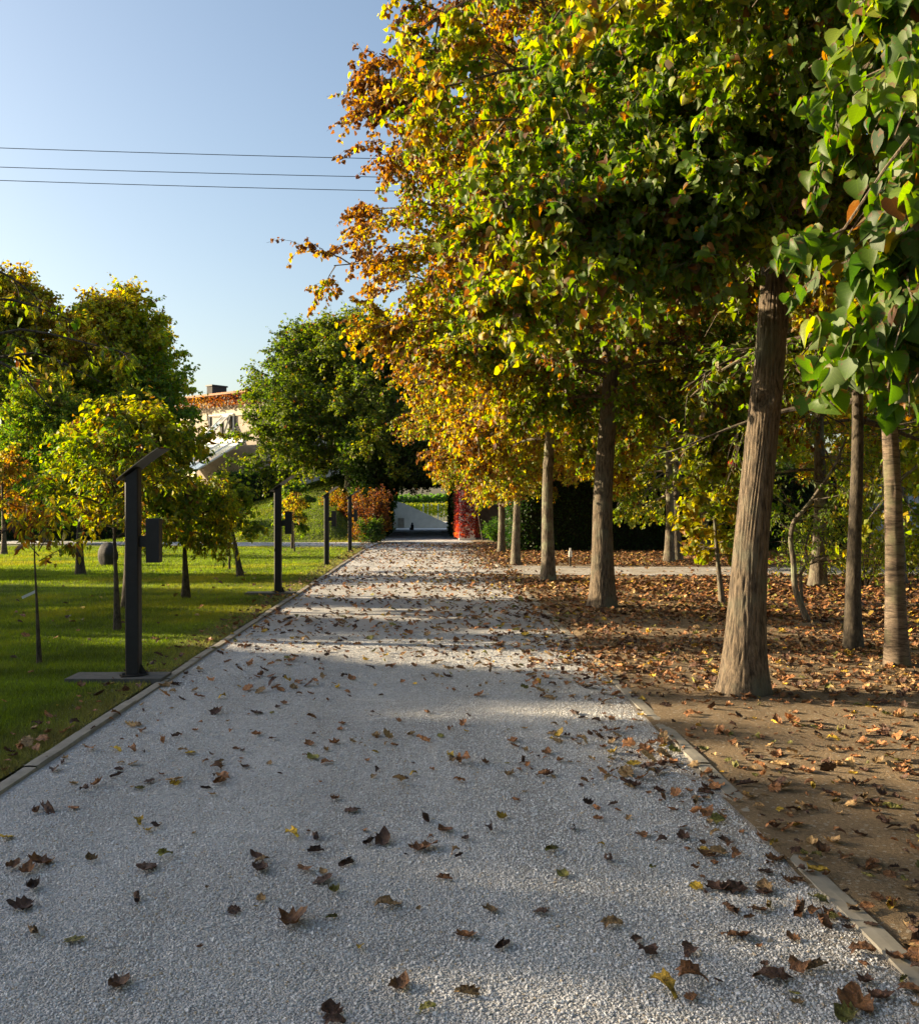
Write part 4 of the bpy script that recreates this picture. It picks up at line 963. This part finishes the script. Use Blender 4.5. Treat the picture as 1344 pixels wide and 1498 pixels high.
# sloping roof
rf = Geo(); za, zb_ = pt_(290, 580)[2], pt_(355, 580)[2]; xa, xb = pt_(290, 583)[0], pt_(355, 575)[0]; sl = (zb_-za)/(xb-xa)
f_ = lambda x: za+(x-xa)*sl
V = [(L0-.3, -.5, f_(L0-.3)-.12), (R0, -.5, f_(R0)-.12), (R0, 7.4, f_(R0)+.2), (L0-.3, 7.4, f_(L0)+.2)]; V += [(x, y, z+.12) for x, y, z in V]
rf.add(V, [(0, 3, 2, 1), (4, 5, 6, 7), (0, 1, 5, 4), (1, 2, 6, 5), (2, 3, 7, 6), (3, 0, 4, 7)]); roof = rf.build('roof', simple('terracotta', (.42, .22, .13), .85, 8, .3), hs)
g = Geo(); cover(g, [((L0, -.35, f_(L0)-.75), (R0-L0, 0, (R0-L0)*sl), (0, 0, .62), (0, -1, 0))], 170, .12, np.random.RandomState(2), .80, depth=.12, hang=1.2, clump=.12, bulge=.1)
cr_ = g.build('creeper', M_LEAF, hs); cr_.color = (.85, .62, 1.2, 1)
c0, c1 = pt_(254, 583), pt_(264, 560); ch = hb('chimney', c0[0], c1[0], 1.5, 2.6, c0[2]-.6, c1[2], M_STONE, hs); hb('chimney_cap', c0[0]-.06, c1[0]+.06, 1.44, 2.66, c1[2], c1[2]+.09, M_STEEL, ch)
b0, b1_ = pt_(303, 613), pt_(337, 603); hb('stone_band', b0[0], R0-.05, -.08, -.003, b0[2], b1_[2], M_STONEB)
b0, b1_ = pt_(262, 616), pt_(303, 606); hb('stone_band', L0+.05, b0[0]+1.6, -.05, -.003, b0[2], b1_[2], M_STONEB)
# window with an outward hinged sash
wa, wb = pt_(297, 645), pt_(341, 610)
wnd = hb('window', wa[0], wb[0], -.035, -.002, wa[2], wb[2], mi)
def bar(g, a, b, r=.05): tubes(g, np.array([[a, (np.array(a)+np.array(b))/2, b]], float), np.full((1, 3), r), 4)
g = Geo()
for x in (wa[0]+.03, pt_(317, 0)[0], wb[0]-.03): bar(g, (x, -.1, wa[2]), (x, -.1, wb[2]), .06)
for z in (wa[2]+.03, wb[2]-.03): bar(g, (wa[0], -.1, z), (wb[0], -.1, z), .06)
g.build('frame', M_WHITE, wnd)
A, B, C_, D_ = pt_(306, 640, HY-1.1), pt_(316, 640, HY-1.1), pt_(333, 612, HY-.15), pt_(322, 612, HY-.15)
g = Geo(); g.add([A, B, C_, D_], [(0, 1, 2, 3)]); sash = g.build('sash', mg, wnd)
g = Geo(); 
for a, b_ in ((A, B), (B, C_), (C_, D_), (D_, A)): bar(g, a, b_, .05)
bar(g, pt_(322, 643, HY-.15), pt_(335, 612, HY-.15), .06); g.build('sash_frame', M_WHITE, sash)
a0, a1 = pt_(296, 643), pt_(312, 626); w2 = hb('window', a0[0]-.6, a1[0]-.4, -.06, -.036, a0[2], a1[2], mg); g = Geo()
for x in (a0[0]-.6, (a0[0]+a1[0])/2-.5, a1[0]-.4): bar(g, (x, -.08, a0[2]), (x, -.08, a1[2]), .04)
g.build('frame', M_WHITE, w2)
# gutter and glass lean-to
g0 = pt_(291, 655, HY-.6); g1 = pt_(370, 648, HY-.6)
gr = empty('glasshouse', 'lean-to glasshouse with sloping panes against the beige house', 'glasshouse', (hx, HY-.6, 0))
zt = g1[2]-.15; lo = pt_(300, 690, HY-3.2); xl, xr = pt_(225, 0)[0], pt_(374, 0)[0]
def hb2(name, x0, x1, y0, y1, z0, z1, mat, parent=None):
    g = Geo(); g.box(x0, x1, y0, y1, z0, z1); return g.build(name, mat, parent or gr)
hb2('gutter', xl, xr, -.35, -.05, zt, zt+.28, M_WHITE)
n = 8; skew = -.9
for k in range(n):
    x0 = xl+(xr-xl)*k/n; x1 = xl+(xr-xl)*(k+1)/n
    g = Geo(); V = [(x0+.04, -.3, zt), (x1-.04, -.3, zt), (x1-.04+skew, -2.8, lo[2]), (x0+.04+skew, -2.8, lo[2])]; g.add(V, [(0, 3, 2, 1)]); g.build('roof_pane', mg, gr)
    g = Geo(); bar(g, (x0, -.3, zt), (x0+skew, -2.8, lo[2]), .055); g.build('glazing_bar', M_WHITE, gr)
    g = Geo(); V = [(x0+.04+skew, -2.82, lo[2]-.1), (x1-.04+skew, -2.82, lo[2]-.1), (x1-.04+skew, -2.82, .3), (x0+.04+skew, -2.82, .3)]; g.add(V, [(0, 3, 2, 1)]); g.build('side_pane', mg, gr)
g = Geo(); bar(g, (xl+skew, -2.8, lo[2]-.03), (xr+skew, -2.8, lo[2]-.03), .07); bar(g, (xr, -.3, zt), (xr+skew, -2.8, lo[2]), .055)
for k in range(n+1): x = xl+(xr-xl)*k/n+skew; bar(g, (x, -2.83, 0), (x, -2.83, lo[2]), .05)
g.build('frame', M_WHITE, gr)

for o in (hs, gr):
    o.scale = (1.35,)*3; o.rotation_euler = (0, 0, R(-40)); o.location = (at(310, 737, 80).x, 80, -.55)
gr.location = hs.location + Matrix.Rotation(R(-40), 3, 'Z') @ Vector((0, -.6*1.35, 0))

# distant grey farm building at right
fb = empty('farm_building', 'low grey building far behind the wood', 'building', (26, 62, 0))
g = Geo(); g.box(-11, 11, -3, 3, 0, 3.4); g.build('wall', simple('grey_render', (.34, .36, .40), .9), fb)
g = Geo(); g.add([(-11.4, -3.4, 3.4), (11.4, -3.4, 3.4), (11.4, 0, 4.8), (-11.4, 0, 4.8), (11.4, 3.4, 3.4), (-11.4, 3.4, 3.4)], [(0, 1, 2, 3), (3, 2, 4, 5), (0, 5, 4, 1)]); g.f[3] = [np.array([(1, 4, 2), (0, 3, 5)])]; g.build('roof', M_CONC, fb)

# ------------------------------------------------------------------ fallen leaves
def dry_leaf(seed, curl, fold):
    """jagged heart outline, curled about its midrib; 1 unit long"""
    rng = np.random.RandomState(seed); n = 22; th = np.linspace(0, 2*math.pi, n, endpoint=False)
    r = .5*(1+.10*np.cos(th)+.10*np.where(np.arange(n) % 2, 1, -1)+rng.normal(size=n)*.07); r[0] *= 1.25; r[n//2] *= .72; r[n//2+2] *= 1.12; r[n//2-2] *= 1.12
    rings = [.34, .7, 1.0]; V = [(0, 0)]
    for q in rings: V += [(q*r[i]*math.cos(th[i]), q*r[i]*.9*math.sin(th[i])) for i in range(n)]
    V = np.array(V); x, y = V[:, 0].copy(), V[:, 1].copy()
    yr = y*(1+.0*x); ang = yr*fold*2
    Y = np.where(np.abs(fold) > .01, np.sin(ang)/(fold*2), yr); Z = (1-np.cos(ang))/(abs(fold)*2+1e-6)
    Z = Z + curl*x*x*1.3 + .16*vnoise(np.c_[x, y], seed+1, 9, 3)*np.hypot(x, y)*2
    Z -= Z.min(); X = x*(1-abs(curl)*.35)
    F3 = [(0, 1+i, 1+(i+1) % n) for i in range(n)]
    F4 = [(1+q*n+i, 1+(q+1)*n+i, 1+(q+1)*n+(i+1) % n, 1+q*n+(i+1) % n) for q in range(2) for i in range(n)]
    tris = F3+[(a, b, c) for a, b, c, d in F4]+[(a, c, d) for a, b, c, d in F4]
    # stalk
    P = np.stack([X, Y, Z], -1); k = len(P); s0 = P[1+2*n+n//2]
    st = np.array([s0+[0, .012, 0], s0-[0, .012, 0], s0+[-.22, .02, .06], s0+[-.22, -.01, .06]])
    return np.concatenate([P, st]), np.array(tris+[(k, k+1, k+2), (k+1, k+3, k+2)])
DRY = [dry_leaf(1, .5, 1.3), dry_leaf(2, .8, 2.6), dry_leaf(3, -.3, 1.0), dry_leaf(4, .2, 3.0), dry_leaf(5, 1.0, .9), dry_leaf(6, .1, .5), dry_leaf(7, .5, -1.4), dry_leaf(8, -.6, -2.2), dry_leaf(9, .3, 3.6), dry_leaf(10, -.9, 1.2)]
def dryleaf_mat(name, attr):
    m, nt, b = newmat(name)
    c = N(nt, 'ShaderNodeAttribute', attribute_name='col').outputs['Color'] if attr else nt.nodes.new('ShaderNodeObjectInfo').outputs['Color']
    n = noise(nt, objcoord(nt), 60 if attr else 4, 4)
    r = ramp(nt, n.outputs['Fac'], [(.34, (.35, .30, .28)), (.5, (.9, .85, .8)), (.68, (1.45, 1.4, 1.25))])
    cc = mixrgb(nt, c, r.outputs[0], 1.0, 'MULTIPLY')
    if not attr:
        sp = nt.nodes.new('ShaderNodeSeparateXYZ'); nt.links.new(objcoord(nt), sp.inputs[0])
        def MM(op, a, b_=0.0):
            n_ = nt.nodes.new('ShaderNodeMath'); n_.operation = op
            for s_, v_ in ((n_.inputs[0], a), (n_.inputs[1], b_)):
                if hasattr(v_, 'is_linked'): nt.links.new(v_, s_)
                else: s_.default_value = v_
            return n_.outputs[0]
        ay = MM('ABSOLUTE', sp.outputs[1]); sv = MM('FRACT', MM('MULTIPLY', MM('SUBTRACT', sp.outputs[0], MM('MULTIPLY', ay, .8)), 7.0))
        cc = mixrgb(nt, cc, mixrgb(nt, cc, (1.5, 1.4, 1.3), 1.0, 'MULTIPLY'), MM('MULTIPLY', MM('MAXIMUM', MM('LESS_THAN', ay, .012), MM('LESS_THAN', sv, .13)), .7))
        bump(nt, b, n.outputs['Fac'], .8, .02)
    nt.links.new(cc, b.inputs['Base Color'])
    b.inputs['Roughness'].default_value = .65
    return m
M_DRY = dryleaf_mat('fallen_leaf', False); M_DRYS = dryleaf_mat('fallen_leaves_mass', True)
DME = []
for k, (V, T) in enumerate(DRY):
    g = Geo(); g.add(V, T); DME.append(g.mesh('fallen_leaf', M_DRY, True))
KIND = {'dark': ((.085, .042, .026), 'dark brown'), 'rust': ((.30, .14, .055), 'rusty brown'), 'tan': ((.36, .24, .11), 'light tan'),
        'yellow': ((.55, .38, .04), 'bright yellow'), 'olive': ((.20, .20, .045), 'dull olive green')}
def surf_z(x, y):
    X = np.array([x]); Y = np.array([y])
    if x < XL-.13: return float(lawn_h(X, Y)[0])+.03
    if x < XL: return .026
    if x < XR: return float(.006*n2(X, Y, 3, 1.6)[0])+.006
    return max(float(dirt_h(X, Y)[0]), .016 if x < XR+.12 else -1)+.002
def where(x):
    if x < XL-.13: return 'in the grass beside the path'
    if x < XL: return 'on the straight kerb by the lawn'
    if x < XR: return 'on the pale gravel path'
    if x < XR+.12: return 'on the half buried kerb'
    return 'on the bare brown earth'
hand = [(175, 1440, 'rust', .11, 'crumpled rusty leaf lying alone, lowest in the picture by the lawn side'), (425, 1352, 'rust', .16, 'long curled brown and tan leaf lying alone low on the path'),
        (893, 1357, 'tan', .085, 'pale tan curled leaf lying alone near the low end of the path'), (380, 1273, 'dark', .11, None), (384, 1262, 'tan', .08, None), (377, 1256, 'dark', .08, None),
        (472, 1290, 'dark', .09, None), (490, 1306, 'olive', .08, None), (474, 1278, 'tan', .05, None), (508, 1263, 'dark', .09, None), (343, 1336, 'dark', .055, None), (382, 1320, 'tan', .05, None),
        (560, 1233, 'dark', .12, None), (540, 1234, 'dark', .1, None), (462, 1226, 'dark', .09, None), (460, 1247, 'dark', .08, None), (427, 1226, 'yellow', .09, None), (610, 1243, 'rust', .11, None), (629, 1240, 'rust', .09, None),
        (652, 1217, 'rust', .09, None), (516, 1188, 'dark', .08, None), (490, 1169, 'rust', .08, None), (487, 1343, 'olive', .05, None), (577, 1324, 'tan', .06, None), (485, 1485, 'dark', .08, None), (583, 1446, 'rust', .10, 'rusty curled leaf alone at the very bottom middle of the path'),
        (686, 1456, 'tan', .085, None), (679, 1371, 'rust', .09, None), (735, 1387, 'dark', .09, None), (791, 1338, 'dark', .07, None), (716, 1333, 'tan', .08, None), (668, 1249, 'tan', .06, None), (716, 1217, 'dark', .08, None),
        (807, 1246, 'olive', .1, None), (838, 1217, 'dark', .09, None), (889, 1262, 'dark', .09, None), (822, 1282, 'olive', .07, None), (861, 1180, 'dark', .09, None), (735, 1199, 'yellow', .08, None), (681, 1120, 'rust', .13, None),
        (665, 1118, 'tan', .1, None), (945, 1401, 'dark', .09, None), (1010, 1444, 'rust', .12, None), (966, 1454, 'yellow', .12, 'curled bright yellow leaf beside a large rusty one low on the path'), (1018, 1302, 'yellow', .06, None),
        (1075, 1375, 'rust', .11, None), (1130, 1438, 'dark', .13, None), (1170, 1427, 'rust', .1, None), (1250, 1478, 'rust', .16, None), (1205, 1355, 'rust', .12, None), (1170, 1335, 'rust', .12, None), (1070, 1337, 'rust', .09, None), (1045, 1303, 'dark', .11, None), (1075, 1305, 'dark', .11, None), (1107, 1336, 'rust', .08, None),
        (215, 1272, 'dark', .10, 'dark brown folded leaf next to a dull olive one on the path'), (240, 1256, 'olive', .1, None), (70, 1186, 'dark', .14, None), (52, 1189, 'rust', .1, None), (60, 1264, 'rust', .13, None), (40, 1278, 'rust', .09, None), (18, 1270, 'rust', .08, None), (50, 1300, 'dark', .12, None), (35, 1328, 'dark', .11, None),
        (48, 1367, 'tan', .09, None), (107, 1378, 'olive', .07, None), (135, 1260, 'tan', .07, None), (10, 1228, 'yellow', .08, None), (215, 1217, 'yellow', .07, None), (228, 1211, 'dark', .07, None), (202, 1205, 'yellow', .08, None), (170, 1137, 'dark', .09, None), (174, 1128, 'dark', .07, None), (219, 1146, 'dark', .07, None),
        (300, 1156, 'dark', .07, None), (205, 1156, 'olive', .07, None), (257, 1151, 'yellow', .08, None), (279, 1104, 'yellow', .07, None), (124, 1158, 'dark', .07, None), (258, 1080, 'dark', .08, None), (209, 1072, 'rust', .09, None), (318, 1125, 'rust', .1, None), (320, 1118, 'tan', .08, None),
        (80, 1128, 'dark', .08, None), (1222, 1180, 'yellow', .08, None), (1160, 1214, 'yellow', .08, None), (928, 1120, 'yellow', .09, None)]
ind = []
rng = np.random.RandomState(77)
for px, py, kd, sz, lab in hand:
    p = gnd(px, py); ind.append((p.x, p.y, kd, sz, lab))
# density of leaves over the ground (per square metre)
def dens(X, Y):
    d = np.where(X < XL-.10, np.where(X > XL-.5, 34., 2.2), 0)
    d = np.where((X >= XL-.13) & (X < XR), 10+26*np.clip((Y-5.5)/7, 0, 1)+115*np.exp(-(XR-X)/.5)*np.clip((Y-1)/4, .5, 1.1), d)
    band = np.exp(-((Y-15)/4.5)**2)
    d = np.where((X >= XR), 95+150*np.clip((X-3.2)/2.5, 0, 1)*np.clip((Y-6.5)/2, .25, 1)+120*band, d)
    d = d*(1+.75*n2(X, Y, 91, 1.1)).clip(.12, 3)
    d = np.where((X > -2.4) & (X < XR) & (Y > 12), d+10*band*np.clip((X+1.6)/2, 0.1, 1), d)
    d = np.where((X > XR) & (Y > 26), np.where(X < 14, 190, 70), d)
    d = np.where((Y > 21.4) & (Y < 24.9) & (X > XR+.3), 5, d)
    d = np.where((X < XR) & (Y > 40), 1.2, d)
    return d
pts = []
for (x0, x1, y0, y1, n) in [(-8, 10.5, 2.6, 20, 160000), (-6, 24, 20, 40, 160000)]:
    X = rng.uniform(x0, x1, n); Y = rng.uniform(y0, y1, n); cell = (x1-x0)*(y1-y0)/n
    k = (rng.rand(n) < dens(X, Y)*cell) & (X > -.50*Y-.3) & (X < .53*Y+.4)
    pts.append(np.c_[X, Y][k])
pts = np.concatenate(pts); order = np.argsort(np.hypot(pts[:, 0], pts[:, 1])); pts = pts[order]
occ = np.array([(a[0], a[1]) for a in ind])
near = [i for i in range(len(pts)) if not (XL < pts[i, 0] < XR-.5 and pts[i, 1] < 5.6 and i % 3) and np.min(np.hypot(*(occ-pts[i]).T)) > .05]
kinds = ['dark', 'rust', 'tan', 'yellow', 'olive']
nI = 300-len(ind)
for i in near[:nI]:
    ind.append((pts[i, 0], pts[i, 1], rng.choice(kinds, p=[.36, .33, .17, .06, .08]), (rng.uniform(.045, .10) if pts[i, 0] > XR-.4 or rng.rand() < .3 else rng.uniform(.025, .06)), None))
for k, (x, y, kd, sz, lab) in enumerate(ind):
    o = put('fallen_leaf', DME[rng.randint(len(DME))], None, (x, y, surf_z(x, y)+.003), (rng.normal()*.14, rng.normal()*.14, rng.rand()*6.28), (sz, sz*rng.uniform(.75, 1.1), sz*rng.uniform(.45, .9)))
    sz *= .9; c = np.array(KIND[kd][0])*math.exp(rng.normal()*.25)*(.62 if kd in ('rust', 'tan') else .85); o.color = (*c, 1)
    if lab: tag(o, lab, 'leaf', 'fallen leaves on the path and its edges')
    else:
        side = 'before the first sign post' if y < 9 else 'past the first sign post'
        tag(o, '%s fallen leaf %s %s' % (KIND[kd][1], where(x), side), 'leaf', '%s fallen leaves %s %s' % (KIND[kd][1], where(x), side))
rest = pts[near[nI:]]
g = Geo(); n = len(rest); which = rng.randint(0, len(DRY), n)
LOW = {}
for w in range(len(DRY)):
    V, T = DRY[w]; sel = rest[which == w]; m = len(sel)
    if not m: continue
    far = np.hypot(sel[:, 0], sel[:, 1]) > 14
    for part, (VV, TT) in ((sel[~far], (V, T)), (sel[far], (KITE[0]*[1, 1, 1.6]-[0, .5, -.2], KITE[1]))):
        m = len(part)
        if not m: continue
        X, Y = part.T; z = np.where(X < XL-.13, lawn_h(X, Y)+.025, np.where(X < XR, .006*n2(X, Y, 3, 1.6)+.006, dirt_h(X, Y)+.004))
        z = np.where((Y > 21) & (Y < 25) & (X > XR), .045, z)
        a = rng.rand(m)*6.283; sz = .03+.075*rng.rand(m)**1.5; tl = rng.normal(size=(m, 2))*.25
        ca, sa = np.cos(a), np.sin(a)
        P = VV[None]*sz[:, None, None]*[1, 1, .7]
        x_ = P[..., 0]*ca[:, None]-P[..., 1]*sa[:, None]; y_ = P[..., 0]*sa[:, None]+P[..., 1]*ca[:, None]
        z_ = P[..., 2]+x_*tl[:, :1]+y_*tl[:, 1:]
        z_ = z_-z_.min(1, keepdims=True)*.7
        P = np.stack([x_+X[:, None], y_+Y[:, None], z_+z[:, None]], -1)
        kd = rng.choice(5, m, p=[.24, .44, .23, .05, .04]); c = np.array([KIND[q][0] for q in kinds])[kd]*np.exp(rng.normal(size=(m, 1))*.25)
        g.add(P.reshape(-1, 3), (np.arange(m)[:, None, None]*len(VV)+TT[None]).reshape(-1, TT.shape[1]), np.repeat(c, len(VV), axis=0))
tag(g.build('fallen_leaves', M_DRYS, None, False), 'carpet of brown, rust and yellow fallen leaves under the trees and along the path', kind='stuff')
print('leaves individual', len(ind), 'rest', n, 'polys', sum(len(o.data.polygons) for o in scene.objects if o.type == 'MESH'))
